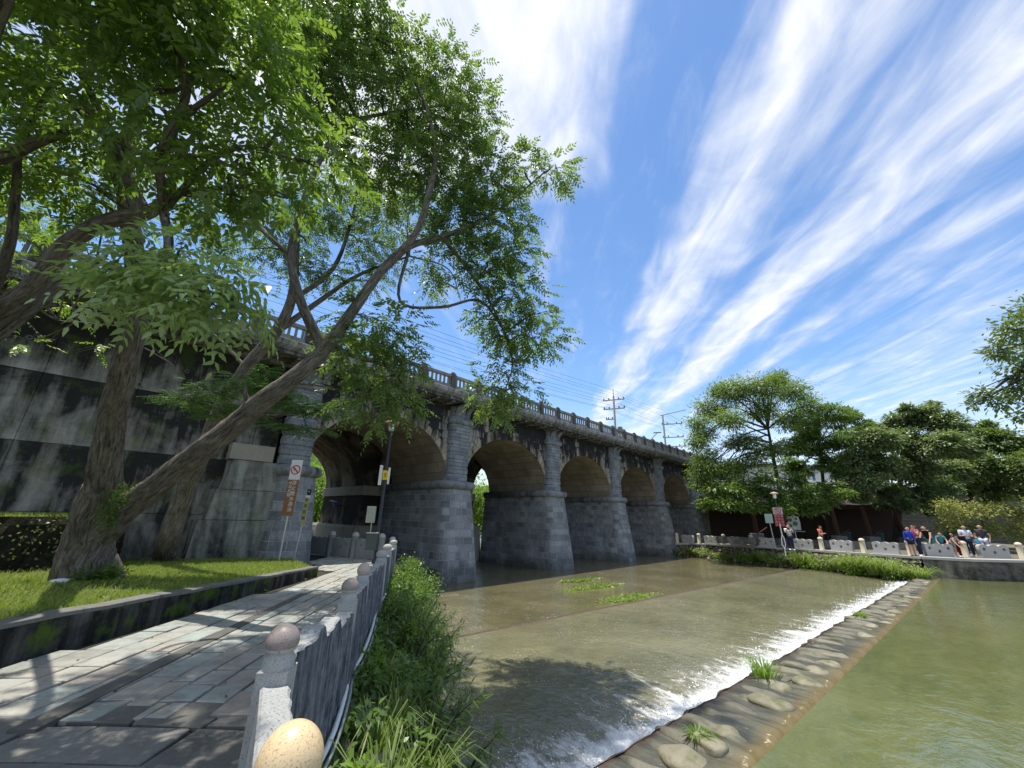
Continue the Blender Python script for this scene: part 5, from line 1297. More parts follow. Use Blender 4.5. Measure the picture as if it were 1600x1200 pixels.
# stones lying on the weir apron
ST = [(1068, 1184, .33, 'big moss edged yellow stone on the weir apron nearest the bottom of the photo'), (1108, 1160, .24, 'rounded mossy yellow stone just beyond the biggest one on the weir'), (1132, 1141, .22, None), (1205, 1098, .30, 'broad flat tan stone in the middle of the weir apron'), (1222, 1075, .22, None), (1258, 1064, .26, None)]
ad = unit(A1-A0); an = np.array([-ad[1], ad[0]]); yaw = math.atan2(an[1], an[0])
for i, (x, y, r, lb) in enumerate(ST):
    c = PZ(x, y, ZP); c[2] = ZP-.03; rock('weir_stone', c, r, lb or 'low wet tan stone lying on the weir apron', 'stone', 'stones along the weir apron', 'weir_stone', 20+i, .36, yaw+rng.normal(0, .3))
sx = .22
for i in range(46):
    sx += rng.uniform(.45, .85)/lnA*1.25
    if sx > .97: break
    tt = rng.uniform(.22, .42); c = (B0+(B1-B0)*sx)*(1-tt)+(A0+(A1-A0)*sx)*tt
    rock('weir_stone', (c[0], c[1], ZP-.075), rng.uniform(.16, .32), 'low wet tan stone lying on the weir apron', 'stone', 'stones along the weir apron', 'weir_stone', 60+i, .34, yaw+rng.normal(0, .25))
sx = .06
for i in range(70):                                           # flat stones set side by side across the spillway
    sx += rng.uniform(.40, .56)/lnA
    if sx > .96: break
    tt = rng.uniform(.60, .70); c = (B0+(B1-B0)*sx)*(1-tt)+(A0+(A1-A0)*sx)*tt
    rock('spill_stone', (c[0], c[1], ZP-.085), rng.uniform(.32, .44), 'flat dark wet stone laid crosswise beside the spilling lip of the weir', 'stone', 'flat crosswise stones along the weir lip', 'spill_stone', 120+i, .28, yaw+rng.normal(0, .08), .36)
for x, y, r, lb in ((1195, 1050, .34, 'green weed clump rooted on the weir lip in midstream'), (1090, 1146, .15, 'small grass sprig between the two mossy weir stones'), (1345, 958, .2, 'tiny weed tuft far along the weir')):
    p = PZ(x, y+6, ZP); p[2] = ZP-.02; rt_ = thing('weed_clump', tuple(p), lb, 'plant'); leafobj('blades', tuft(p, 90, r*.8, .02, r*1.6, 1.1), 'leaf_bright', rt_)
# floating weed patch
V = []
for c, a, b in ((PZ(985, 935, ZL), 1.5, .45), (PZ(930, 918, ZL), 1.7, .30), (PZ(905, 908, ZL), 1.2, .2)):
    n = 620; q = rng.normal(0, .5, (n, 3))*np.array([a, b, .02]); ang = -.14; p = c+np.stack([q[:, 0]*math.cos(ang)-q[:, 1]*math.sin(ang), q[:, 0]*math.sin(ang)+q[:, 1]*math.cos(ang), np.abs(q[:, 2])+.01], 1)
    V.append(leaf_quads(p, rng.normal(0, 1, (n, 3))*np.array([1, 1, .5])+np.array([0, 0, .25]), np.array([0, 0, 1.])+rng.normal(0, .4, (n, 3)), .16, .07))
tag(leafobj('water_weed', np.concatenate(V), 'weed_blade', None), kind='stuff')
# lawn details: white stone lamp and leafy plant at the tree foot, fallen stick
p = PZ(92, 913, -1.30); p[2] = zlawn(p[0], p[1])
m = MB(); m.lathe(p, [(.10, -.02), (.11, .03), (.13, .05), (.12, .08), (.05, .095), (.001, .10)], 16); tag(m.build('garden_light', 'lamp_white'), 'small white disc shaped garden light in the grass by the forked trunk', 'garden light')
p = PZ(135, 915, -1.36); p[2] = zlawn(p[0], p[1]); rt_ = thing('leafy_plant', tuple(p), 'low leafy green plant at the foot of the forked trunk', 'plant')
leafobj('foliage', crown_simple([(p+np.array([a, b, .08]), .18) for a, b in ((0, 0), (.22, .02), (-.15, .05), (.3, .1))], 120, .11, .05, .0, .4, .18), 'leaf_bank', rt_)
p = PZ(120, 933, -1.3); p[2] = zlawn(p[0], p[1])+.02; m = MB(); m.tube([p, p+np.array([.2, -.12, .0]), p+np.array([.42, -.2, .01])], [.012, .014, .01], 6); tag(m.build('stick', 'bark'), 'thin dry stick lying on the grass below the forked tree', 'stick')
# ivy scraps on the raised bank face
V = []
for k in range(520):
    i = rng.integers(1, 5); f = rng.random(); q = np.array(TER[i])*(1-f)+np.array(TER[i+1])*f; t = unit(np.array(TER[i+1])-np.array(TER[i])); nr = np.array([t[1], -t[0]]); q = q+nr*.2
    V.append((q[0], q[1], -1.3+1.05*rng.random()**.7))
p = np.array(V); leafobj('creeper', leaf_quads(p, rng.normal(0, 1, p.shape)+np.array([0, -.3, -.3]), np.array([.2, -1, .4])+rng.normal(0, .4, p.shape), .075, .045), 'leaf_far_dark', bpy.data.objects['raised_bank'])
# ================================================================== far bank: plants on the wall
G4 = 'long grass clumps on the far river wall'
def fe(px): return np.array([np.interp(px, [1058, 1093, 1132, 1175, 1228, 1285, 1351, 1425, 1440], [f[k] for f in FB]) for k in (0, 1)])
for i, (x, r) in enumerate([(1080, .5), (1190, .8), (1255, .85), (1240, .6), (1310, .9), (1335, 1.0), (1360, .95), (1385, .9), (1400, .6), (1428, .8)]):
    e = fe(x); d = unit(-e); e = e+d*.7; z = -2.75; rt_ = thing('grass_clump', (*e, z), 'clump of long pale green grass growing from the far river wall', 'grass clump', G4)
    leafobj('blades', np.concatenate([tuft((e[0], e[1], z+.1), int(190*r), r*rng.uniform(.95, 1.25), .042, r*1.0, 1.1)]), 'weed_blade', rt_)
for i, (x, r) in enumerate([(1110, .40), (1135, .45), (1160, .5), (1180, .5), (1215, .55), (1270, .5), (1290, .6), (1345, .6), (1410, .5), (1095, .35), (1070, .4)]):
    e = fe(x); d = unit(-e); e = e+d*.75; z = -2.65; rt_ = thing('wall_shrub', (*e, z), 'low bright green bush spilling down the far rubble wall', 'shrub', 'low bushes on the far rubble wall')
    leafobj('foliage', crown_simple([(np.array([e[0]+a, e[1]+b, z+.1+c]), r*.62) for a, b, c in ((0, 0, 0), (-.2, .6, 0), (.2, -.7, .05), (0, .3, .2))], 260, .17, .07, .2, .34, .5), 'leaf_bright' if i % 2 else 'weed_blade', rt_)
e = PZ(1568, 888, -2.2); rt_ = thing('wall_weed', tuple(e), 'weed hanging on the grey concrete river wall', 'plant'); leafobj('foliage', crown_simple([(e+np.array([0, 0, .2]), .35), (e+np.array([.1, -.3, -.2]), .3)], 160, .14, .06, .3, .34, .4), 'leaf_bank', rt_)
for i, (x, y, r) in enumerate([(1268, 886, .42), (1452, 880, .2), (1449, 872, .2), (1456, 889, .24), (1108, 873, .2)]):
    c = PZ(x, y, -2.8 if i in (0, 4) else -2.3); rock('boulder', c, r, 'large pale tan boulder among the grass at the far waterline' if i == 0 else 'pale rounded stone at the end of the far rubble wall', 'boulder', None if i == 0 else 'pale stones at the rubble wall ends', 'rubble_stone', 300+i, .75)
# ================================================================== far trees
def far_tree(name, base, top, cl, material, label, per, ll, lw, rt0=.22, bark_='bark_dark', up=.55, flat=1., tight=.30):
    base = np.array(base, float); root = thing(name, tuple(base), label, 'tree'); mb = MB()
    P, Rr = smooth_path([base, base+(np.array(top)-base)*.5+rng.normal(0, .12, 3), top], [rt0, rt0*.7, rt0*.35], 8); mb.tube(P, Rr, 10, wob=.06)
    for c, r in cl: branch_to(mb, P[6:], c, rt0*.3, 4)
    mb.build('trunk', bark_, root); leafobj('crown', crown_simple(cl, per, ll, lw, .22, tight, 1.6, flat, up, 22 if tight > .25 else 70), material, root)
def grd(px, d): p = PD(px, 845, d); p[2] = -1.6; return p
def cl(L, d, j=1.5): return [(PD(x, y, d+rng.normal(0, j)), r*d/FPX) for x, y, r in L]
far_tree('feathery_tree', grd(1238, 35), PD(1200, 670, 34), cl([(1110, 640, 26), (1150, 612, 28), (1195, 603, 26), (1235, 612, 26), (1262, 632, 20), (1098, 678, 20), (1140, 655, 22), (1190, 640, 24), (1232, 655, 24), (1125, 610, 18), (1215, 590, 14)], 34)+cl([(1105, 715, 22), (1130, 735, 22), (1095, 755, 16), (1160, 755, 20), (1150, 690, 18), (1120, 770, 18), (1088, 660, 16), (1090, 690, 18), (1100, 735, 20), (1150, 730, 20), (1180, 715, 20), (1210, 700, 18), (1170, 690, 18)], 33, .8),
         'leaf_far_light', 'tall feathery light green tree next to the far end of the bridge', 2800, .25, .085, .26, flat=.75)
far_tree('spreading_tree', grd(1290, 38), PD(1280, 690, 37), cl([(1262, 660, 24), (1300, 650, 26), (1330, 648, 18), (1270, 695, 26), (1312, 690, 26), (1340, 682, 18), (1240, 700, 20), (1290, 722, 22), (1325, 720, 18), (1250, 735, 20), (1330, 750, 16), (1315, 735, 20), (1260, 680, 22), (1350, 665, 16), (1235, 725, 18)], 36),
         'leaf_far_mid', 'mid green spreading tree between the feathery tree and the dense dark one', 3400, .23, .10, .24, flat=.55, tight=.19)
far_tree('low_tree', grd(1222, 31), PD(1222, 790, 31), cl([(1185, 765, 18), (1215, 775, 18), (1245, 780, 18), (1265, 795, 15), (1200, 745, 16), (1240, 750, 18), (1160, 785, 16), (1285, 790, 12), (1262, 770, 15), (1135, 790, 14), (1120, 765, 16), (1150, 765, 16), (1175, 790, 14), (1300, 780, 12), (1225, 795, 13), (1200, 790, 14), (1320, 772, 13), (1105, 785, 14), (1285, 765, 14)], 30.5, .7),
         'leaf_far_mid', 'low leafy tree whose branches hang behind the far street lamp', 1900, .30, .14, .13, flat=.6)
far_tree('dense_tree', grd(1400, 34), PD(1410, 720, 33), cl([(1400, 664, 26), (1440, 652, 24), (1478, 660, 24), (1368, 690, 26), (1420, 690, 28), (1468, 695, 28), (1345, 715, 24), (1380, 730, 28), (1430, 735, 30), (1480, 738, 28), (1345, 750, 22), (1395, 768, 24), (1448, 775, 24), (1325, 740, 18), (1500, 700, 22), (1420, 640, 12), (1455, 636, 12), (1345, 775, 15), (1375, 785, 14), (1415, 790, 14), (1310, 765, 14), (1470, 760, 22)], 32, 1.2),
         'leaf_far_dense', 'dense dark rounded tree with silvery top leaves above the shelter', 6200, .25, .13, .34, flat=.6, tight=.20)
far_tree('dark_tree', grd(1470, 35), PD(1540, 730, 34.5), cl([(1515, 690, 26), (1555, 688, 26), (1592, 700, 26), (1525, 728, 30), (1575, 738, 28), (1500, 752, 24), (1550, 768, 24), (1598, 768, 22), (1630, 730, 40), (1540, 670, 16), (1690, 720, 50), (1475, 785, 16), (1452, 795, 12)], 34, 1.2),
         'leaf_far_dark', 'dark broad tree at the right edge above the yellow bush', 5600, .25, .13, .36, flat=.6, tight=.20)
far_tree('yellow_bush', grd(1535, 27.5), PD(1535, 815, 27.5), cl([(1490, 800, 20), (1520, 797, 17), (1552, 796, 17), (1585, 800, 18), (1505, 822, 18), (1545, 826, 18), (1590, 828, 22), (1475, 820, 14), (1630, 800, 30), (1480, 790, 14)], 27.3, .6),
         'leaf_yellow', 'wide yellow green flowering bush behind the standing people', 2600, .16, .09, .08)
c6 = cl([(1585, 515, 26), (1560, 548, 20), (1597, 575, 24), (1540, 618, 18), (1565, 630, 16), (1522, 632, 10), (1593, 610, 20), (1595, 650, 12), (1640, 540, 50), (1660, 620, 50), (1620, 480, 30), (1720, 560, 60)], 20, .5)
far_tree('overhanging_tree', (lambda p: (p[0], p[1], -1.54))(PD(1780, 870, 21)), PD(1700, 580, 20), c6, 'leaf_far_dark', 'tree reaching in from the right edge high over the water', 1500, .24, .12, .3)
# green behind the bridge
for i, (x, y, r, mt, lb) in enumerate([(15, 40, 4.5, 'leaf_bright', 'bright sunlit bush seen through the first arch'), (31.3, 36, 4.5, 'leaf_bright', 'bright tree glimpsed through the second arch'), (44, 40, 4, 'leaf_far_mid', 'green tree behind the bridge near its far end'), (6, 42, 4, 'leaf_far_mid', 'tree behind the bridge near the path')]):
    b = np.array([x, y, -3.0]); far_tree('bush', b, b+np.array([0, 0, 4]), [(b+np.array([a, c_, h]), r*.5) for a, c_, h in ((0, 0, 2), (r*.5, 0, 2.2), (-r*.5, .3, 2), (0, 0, 4.4), (r*.5, .2, 4.6), (-r*.4, 0, 4.5), (0, 0, 6))], mt, lb, 420, .32, .18, .16)
# ================================================================== shelter, columns, building
rf = [PD(x, 815, d)[:2] for x, d in ((1130, 38), (1460, 34.5))]
r0, r1 = np.array(rf[0]), np.array(rf[1]); rd = unit(r1-r0); rn = np.array([rd[1], -rd[0]]); rn = -rn if rn @ r0 < 0 else rn
sh = thing('shelter', (*((r0+r1)/2), -1.6), 'long dark roofed shelter with red wooden columns under the far trees', 'shelter')
m = MB()
m.loft([[(*(r0+rd*s_-rn*.8), 1.75), (*(r0+rd*s_+rn*3.0), 2.6), (*(r0+rd*s_+rn*7.2), 1.9), (*(r0+rd*s_+rn*7.2), 1.78), (*(r0+rd*s_+rn*3.0), 2.45), (*(r0+rd*s_-rn*.8), 1.6)] for s_ in np.linspace(-1, np.linalg.norm(r1-r0)+1.5, 12)])
m.build('roof', 'roof_dark', sh)
m = MB(); m.obox(np.array([*((r0+r1)/2-rn*.55), 1.52]), np.array([*(rd*(np.linalg.norm(r1-r0)/2+1)), 0]), np.array([*(rn*.08), 0]), (0, 0, .12)); m.build('beam', 'column_red', sh)
m = MB(); m.obox(np.array([*((r0+r1)/2+rn*6.9), 0]), np.array([*(rd*(np.linalg.norm(r1-r0)/2+1)), 0]), np.array([*(rn*.1), 0]), (0, 0, 1.8)); m.build('rear_wall', 'roof_dark', sh)
for (x, yb, yt, xt) in ((1307, 842, 788, 1297), (1357, 846, 795, 1347), (1411, 850, 778, 1391), (1180, 838, 785, 1174)):
    b = PZ(x, yb+3, -1.6); dp = 33.5; b = PD(x, 820, dp); b[2] = -1.6; tp = PD(xt, yt, dp); tp[2] = min(tp[2], 1.55)
    m = MB(); m.tube([b, tp+np.array([0, 0, .1])], [.17, .14], 10); col = m.build('column', 'column_red', sh)
    m = MB(); m.obox(b+np.array([0, 0, .3]), np.array([*(rd*.42), 0]), np.array([*(rn*.42), 0]), (0, 0, .42)); m.build('column_base', 'planter_grey', col, bevel=.03)
    m = MB(); q = b*.25+tp*.75; m.tube([b+np.array([*(rd*.1), .7]), b+np.array([*(rd*.9), 1.25])], .05, 6); m.build('brace', 'column_red', col)
for x, d, lb in ((1322, 36, 'teal drum standing in shadow behind the first red column'), (1372, 36, 'teal drum in shadow between the two right hand red columns')):
    b = PD(x, 838, d); b[2] = -1.6; m = MB(); m.lathe(b, [(.36, 0), (.38, .04), (.40, .9), (.43, .95), (.43, 1.0), (.36, 1.0), (.34, .9), (.001, .88)], 16); tag(m.build('drum', 'barrel_teal'), lb, 'drum')
m = MB(); q0, q1 = PD(1120, 838, 30.5), PD(1450, 845, 26.5)
m.obox(np.array([*((q0+q1)/2)[:2], -1.33]), np.array([*((q1-q0)/2)[:2], 0]), np.array([*(rn*.2), 0]), (0, 0, .24)); tag(m.build('low_wall', 'bank_concrete'), 'long low grey wall behind the pierced slabs at the back of the far path', 'wall')
# white building on the terrace
def bx(px, d): return np.array(PD(px, 800, d)[:2])
a, b = bx(1140, 52), bx(1350, 50); rd2 = unit(b-a); rn2 = np.array([-rd2[1], rd2[0]]); rn2 = -rn2 if rn2 @ a < 0 else rn2; Lb = np.linalg.norm(b-a)
bd = thing('white_building', (*((a+b)/2), 3.75), 'low white building on the terrace half hidden by the far trees', 'building')
m = MB(); m.prism([tuple(a), tuple(b), tuple(b+rn2*8), tuple(a+rn2*8)], 3.7, 7.2); m.build('wall', 'building_white', bd)
m = MB(); m.prism([tuple(a-rn2*.6-rd2*.5), tuple(b-rn2*.6+rd2*.5), tuple(b+rn2*8.5+rd2*.5), tuple(a+rn2*8.5-rd2*.5)], 7.2, 7.45); m.build('roof', 'planter_grey', bd)
for s_, w, z0, z1, mt, nm in ((1.5, 1.0, 4.6, 5.9, 'window_glass', 'window'), (4.0, .9, 3.75, 5.8, 'door_green', 'door'), (6.5, 1.3, 4.7, 6.0, 'window_glass', 'window'), (9.4, 1.4, 4.5, 6.1, 'window_glass', 'window'), (11.2, .25, 3.8, 6.4, 'shutter_blue', 'drainpipe'), (14.5, 1.3, 4.7, 6.0, 'window_glass', 'window')):
    c = a+rd2*s_-rn2*.03; m = MB(); m.obox(np.array([*c, (z0+z1)/2]), np.array([*(rd2*w/2), 0]), np.array([*(rn2*.05), 0]), (0, 0, (z1-z0)/2)); pa = m.build(nm, mt, bd)
    if nm == 'window':
        m = MB()
        for q, hw, zz, hh in ((-w/2, .05, (z0+z1)/2, (z1-z0)/2+.05), (w/2, .05, (z0+z1)/2, (z1-z0)/2+.05), (0, .03, (z0+z1)/2, (z1-z0)/2), (0, w/2-.05, z0, .05), (0, w/2-.05, z1, .05)):
            m.obox(np.array([*(c+rd2*q-rn2*.05), zz]), np.array([*(rd2*hw), 0]), np.array([*(rn2*.04), 0]), (0, 0, hh))
        m.build('frame', 'rail_white', pa)
# white rail and hedge along the terrace edge
fr = thing('terrace_fence', (*UB[2], 3.8), 'white rail fence along the terrace edge below the building', 'fence')
pts = [u*1.006 for u in UB[:5]]
m = MB()
for z in (4.05, 4.75): m.tube([(*p, z) for p in pts], .05, 6)
m.build('rails', 'rail_white', fr)
pp = None
for a_, b_ in zip(pts[:-1], pts[1:]):
    k = int(np.linalg.norm(b_-a_)/2.0)
    for i in range(k):
        p = a_+(b_-a_)*i/k
        if pp is None: m = MB(); m.tube([(0, 0, 3.75), (0, 0, 4.8)], .045, 6); pp = m.build('fence_post', 'wire_black', fr, world=False); o = pp
        else: o = pp.copy(); C.objects.link(o)
        o.location = Vector((*p, 0))-fr.location
h0, h1 = bx(1265, 46), bx(1320, 46); rt_ = thing('hedge', (*((h0+h1)/2), 3.75), 'low bright hedge behind the white terrace fence', 'hedge')
leafobj('foliage', crown_simple([(np.array([*(h0+(h1-h0)*i/7), 4.2]), .62) for i in range(8)], 1500, .2, .09, .1, .4, 1.6), 'leaf_bright', rt_)
# ================================================================== poles and wires
def upole(x, y, zt, label, arms, lampish=False):
    root = thing('utility_pole', (x, y, 5.9), label, 'utility pole'); m = MB(); m.tube([(x, y, 5.9), (x, y, zt)], [.17, .12], 12); m.build('pole', 'pole_concrete', root)
    for z, half, off in arms:
        m = MB(); ax_ = np.array([.35, -.94, 0]); c = np.array([x, y, z])+ax_*off
        m.obox(c, ax_*half, np.array([.94, .35, 0])*.06, (0, 0, .07)); am = m.build('crossarm', 'pole_concrete', root)
        for q in (-.92, -.45, .45, .92):
            m = MB(); e = c+ax_*half*q; m.lathe(e+np.array([0, 0, .07]), [(.05, 0), (.10, .06), (.06, .12), (.10, .18), (.05, .26), (.001, .28)], 8); m.build('insulator', 'box_dark', am)
    return root
P1, P2 = (48.0, 27.0), (62.7, 26.4)
p1 = upole(*P1, 16.6, 'concrete utility pole with three crossarms rising behind the bridge parapet', ((16.0, 1.5, 0), (14.7, 1.5, 0), (13.2, .6, -.6)))
m = MB(); m.tube([(48, 27, 16.5), (48, 27, 17.6)], .05, 6); m.build('tip', 'steel', p1); m = MB(); m.lathe((48.55, 26.6, 11.2), [(.28, 0), (.34, .05), (.34, .85), (.28, .95), (.1, 1.0)], 12); m.build('transformer', 'planter_grey', p1)
p2 = upole(*P2, 16.6, 'second utility pole farther along the road with bracketed crossarms', ((15.0, 1.6, 1.3), (12.8, 1.6, 1.3), (11.3, 1.6, 1.4)))
m = MB(); m.obox((63.4, 24.9, 16.9), (.75, -1.9, .35), (.05, .02, 0), (0, 0, .06)); m.build('top_arm', 'steel', p2)
P0, P3 = (-12.0, 27.6), (92.0, 25.2)
k = 0
for dy, dz in ((-1.3, 16.3), (-.6, 16.3), (.7, 16.3), (1.3, 14.95), (-1.3, 14.95), (-.6, 14.9), (0, 17.5), (.8, 14.9)):
    pts = []
    for (a_, b_) in ((P0, P1), (P1, P2), (P2, P3)):
        za, zb = dz-(2.0 if a_ is P0 else 0), dz-(1.5 if b_ is P3 else 0)
        for i in range(12): t = i/12; L_ = abs(b_[0]-a_[0]); pts.append((a_[0]+(b_[0]-a_[0])*t, a_[1]+(b_[1]-a_[1])*t+dy, za+(zb-za)*t-4*t*(1-t)*L_*.014))
    pts.append((*P3, dz-1.5)); m = MB(); m.tube(pts, .013, 5)
    tag(m.build('power_line', 'wire_black'), 'thin black power line sagging between the poles behind the bridge' if dz < 17 else 'uppermost thin wire running to the tip of the first utility pole', 'power line', 'power lines behind the bridge')
sp_ = PY(1013, 690, 19.5); b_ = np.array([sp_[0], 19.5, 6.1]); st_ = thing('bridge_lamp', tuple(b_), 'slim road lamp with a slanting arm showing above the far parapet', 'street lamp')
m = MB(); m.tube([b_, b_+np.array([0, 0, 2.1])], .06, 8); m.build('pole', 'steel', st_)
m = MB(); e = PY(1027, 676, 17.6); m.tube([b_+np.array([0, 0, 2.1]), e], .045, 6); m.build('arm', 'steel', st_); m = MB(); m.obox(e, (.35, -.25, .05), (.06, .08, 0), (0, 0, .04)); m.build('lamp_head', 'planter_grey', st_)
# ================================================================== people
def skin_mesh(name, V, E, Rd, material, root_i=0, sub=1):
    me = bpy.data.meshes.new(name); me.from_pydata([tuple(map(float, v)) for v in V], E, []); o = bpy.data.objects.new(name, me); C.objects.link(o)
    sk = o.modifiers.new('skin', 'SKIN'); sk.use_smooth_shade = True; sv_ = me.skin_vertices[0].data
    for i, r in enumerate(Rd): sv_[i].radius = (r, r) if np.ndim(r) == 0 else r
    for i in range(len(V)): sv_[i].use_root = (i == root_i)
    s = o.modifiers.new('sub', 'SUBSURF'); s.levels = s.render_levels = sub
    em = bpy.data.meshes.new_from_object(o.evaluated_get(bpy.context.evaluated_depsgraph_get())); bpy.data.objects.remove(o)
    em.polygons.foreach_set('use_smooth', [True]*len(em.polygons)); em.materials.clear(); return em
def person(p, rz, h, label, top, bottom, pose='stand', hair='hair_black', sleeve=.5, leg=1.0, shoe='shoe_white', bend=0., longhair=False):
    """joints for a facing-+X figure; h is standing height"""
    root = thing('person', tuple(p), label, 'person', None, rz)
    J = {}
    hip = np.array([0, 0, .53]); up = np.array([math.sin(bend), 0, math.cos(bend)]); 
    if pose == 'crouch': hip = np.array([-.08, 0, .26])
    if pose == 'sit': hip = np.array([-.05, 0, .34])
    J['pelvis'] = hip; J['waist'] = hip+up*.10; J['chest'] = hip+up*.22; J['neck'] = hip+up*.305; J['headb'] = hip+up*.335+np.array([.012, 0, 0])
    hb = bend*.6; hu = np.array([math.sin(hb), 0, math.cos(hb)]); J['headm'] = J['headb']+hu*.06+np.array([.01, 0, 0]); J['headt'] = J['headb']+hu*.115
    for s, n_ in ((1, 'L'), (-1, 'R')):
        sh_ = hip+up*.275+np.array([0, s*.108, 0]); J['sh'+n_] = sh_
        if pose == 'photo': el = sh_+np.array([.09, s*.03, -.13]); wr = el+np.array([.08, -s*.06, .13])
        elif pose == 'cross': el = sh_+np.array([.03, s*.045, -.17]); wr = el+np.array([.10, -s*.11, .03])
        elif pose in ('reach', 'crouch'): el = sh_+np.array([.08, s*.02, -.15]); wr = el+np.array([.09, 0, -.11])
        elif pose == 'lean': el = sh_+np.array([.06, s*.05, -.15]); wr = el+np.array([.10, -s*.02, -.06])
        elif pose == 'pocket': el = sh_+np.array([-.03, s*.06, -.17]); wr = el+np.array([.05, -s*.03, -.13])
        elif pose == 'face': el = sh_+np.array([.06, s*.03, -.15]); wr = el+(np.array([.05, -s*.05, .16]) if s > 0 else np.array([.09, -s*.05, .02]))
        else: el = sh_+np.array([-.01, s*.035, -.18]); wr = el+np.array([.03, s*.005, -.145])
        J['el'+n_], J['wr'+n_] = el, wr
        hp = hip+np.array([0, s*.052, -.015]); J['hip'+n_] = hp
        if pose == 'crouch': kn = np.array([.13, s*.09, .27]); an_ = np.array([0, s*.07, .045])
        elif pose == 'sit': kn = np.array([.2, s*.07, .33]); an_ = np.array([.2, s*.06, .045])
        else: st = .03*s if pose in ('stand', 'face', 'photo') else 0; kn = np.array([.012+st, s*.058, .285]); an_ = np.array([st*.6-.01, s*.06, .045])
        J['kn'+n_], J['an'+n_] = kn, an_; J['toe'+n_] = an_+np.array([.085, s*.012, -.028])
    rad = dict(pelvis=.078, waist=.070, chest=.082, neck=.032, headb=.038, headm=.060, headt=.045, shL=.042, shR=.042, elL=.027, elR=.027, wrL=.019, wrR=.019, hipL=.062, hipR=.062, knL=.038, knR=.038, anL=.025, anR=.025, toeL=.022, toeR=.022)
    keys = list(J); V = [J[k]*h for k in keys]; Rd = [rad[k]*h for k in keys]; ix = {k: i for i, k in enumerate(keys)}
    E = [('pelvis', 'waist'), ('waist', 'chest'), ('chest', 'neck'), ('neck', 'headb'), ('headb', 'headm'), ('headm', 'headt')]
    for n_ in 'LR': E += [('chest', 'sh'+n_), ('sh'+n_, 'el'+n_), ('el'+n_, 'wr'+n_), ('pelvis', 'hip'+n_), ('hip'+n_, 'kn'+n_), ('kn'+n_, 'an'+n_), ('an'+n_, 'toe'+n_)]
    E = [(ix[a_], ix[b_]) for a_, b_ in E]
    for s, n_ in ((1, 'L'), (-1, 'R')):                        # palm and five fingers
        w = V[ix['wr'+n_]]; d = unit(w-V[ix['el'+n_]]); sd = unit(np.cross(d, [0, 0, 1.])+np.array([.001, 0, 0])); pl = len(V)
        V.append(w+d*.055*h); Rd.append(.018*h); E.append((ix['wr'+n_], pl))
        for k_, (o_, ln) in enumerate(((-.016, .036), (-.005, .042), (.006, .040), (.017, .032))):
            i0_ = len(V); V.append(w+(d*.07+sd*o_)*h); Rd.append(.0058*h); E.append((pl, i0_)); V.append(w+(d*(.07+ln)+sd*o_*1.2+np.array([0, 0, -.012]))*h); Rd.append(.005*h); E.append((i0_, i0_+1))
        i0_ = len(V); V.append(w+(d*.045+sd*-.03*s)*h); Rd.append(.0065*h); E.append((pl, i0_))
    link('body', skin_mesh('body', V, E, Rd, 'skin'), 'skin', root, world=False)
    def part(name, ks, es, rs, material):
        V_ = [k if isinstance(k, np.ndarray) else J[k] for k in ks]; link(name, skin_mesh(name, [v*h for v in V_], es, [r*h for r in rs], material), material, root, world=False)
    slv = lambda n_: J['sh'+n_]*(1-sleeve)+J['el'+n_]*sleeve if sleeve <= 1 else J['el'+n_]*(2-sleeve)+J['wr'+n_]*(sleeve-1)
    ks = [J['pelvis']-np.array([0, 0, .03]), J['waist'], J['chest'], J['neck']-up*.02, J['shL'], slv('L'), J['shR'], slv('R')]; es = [(0, 1), (1, 2), (2, 3), (2, 4), (4, 5), (2, 6), (6, 7)]; rs = [.086, .080, .092, .040, .050, .036, .050, .036]
    if sleeve > 1: ks += [J['elL'], J['elR']]; rs += [.034, .034]; es = [(0, 1), (1, 2), (2, 3), (2, 4), (4, 8), (8, 5), (2, 6), (6, 9), (9, 7)]; rs[5] = rs[7] = .027
    part('shirt', ks, es, rs, top)
    lo = lambda n_: J['kn'+n_]*(1-leg)+J['an'+n_]*leg if leg > 0 else J['hip'+n_]*.35+J['kn'+n_]*.65
    ks = [J['pelvis']+np.array([0, 0, .02]), J['hipL'], J['knL'] if leg > 0 else lo('L'), lo('L'), J['hipR'], J['knR'] if leg > 0 else lo('R'), lo('R')]
    if leg > 0: part('trousers', ks, [(0, 1), (1, 2), (2, 3), (0, 4), (4, 5), (5, 6)], [.084, .070, .046, .036, .070, .046, .036], bottom)
    else: part('shorts', [ks[0], ks[1], ks[3], ks[4], ks[6]], [(0, 1), (1, 2), (0, 3), (3, 4)], [.084, .070, .052, .070, .052], bottom)
    hv = [J['headm']+np.array([-.018, 0, .018]), J['headt']+np.array([-.008, 0, .006])]; hr = [.060, .050]; he = [(0, 1)]
    if longhair: hv.append(J['headb']+np.array([-.035, 0, -.03])); hr.append(.035); he.append((0, 2))
    part('hair', hv, he, hr, hair)
    m = MB()
    fc = J['headm']*h
    for s in (-1, 1): m.lathe(fc+np.array([.054, s*.022, .012])*h, [(.001, -.005*h), (.007*h, 0), (.001, .005*h)], 8)
    m.obox(fc+np.array([.050, 0, -.034])*h, (.004*h, 0, 0), (0, .017*h, 0), (0, 0, .003*h)); m.build('eyes_and_mouth', 'hair_black', root, world=False)
    m = MB(); m.add([fc+np.array(q)*h for q in ((.055, 0, .012), (.056, .010, -.014), (.056, -.010, -.014), (.074, 0, -.012))], [(0, 3, 1), (0, 2, 3), (1, 3, 2)])
    for s in (-1, 1): m.lathe(fc+np.array([-.002, s*.060, -.004])*h, [(.001, -.018*h), (.009*h, -.01*h), (.011*h, .008*h), (.001, .018*h)], 8)
    m.build('nose_and_ears', 'skin', root, world=False)
    m = MB()
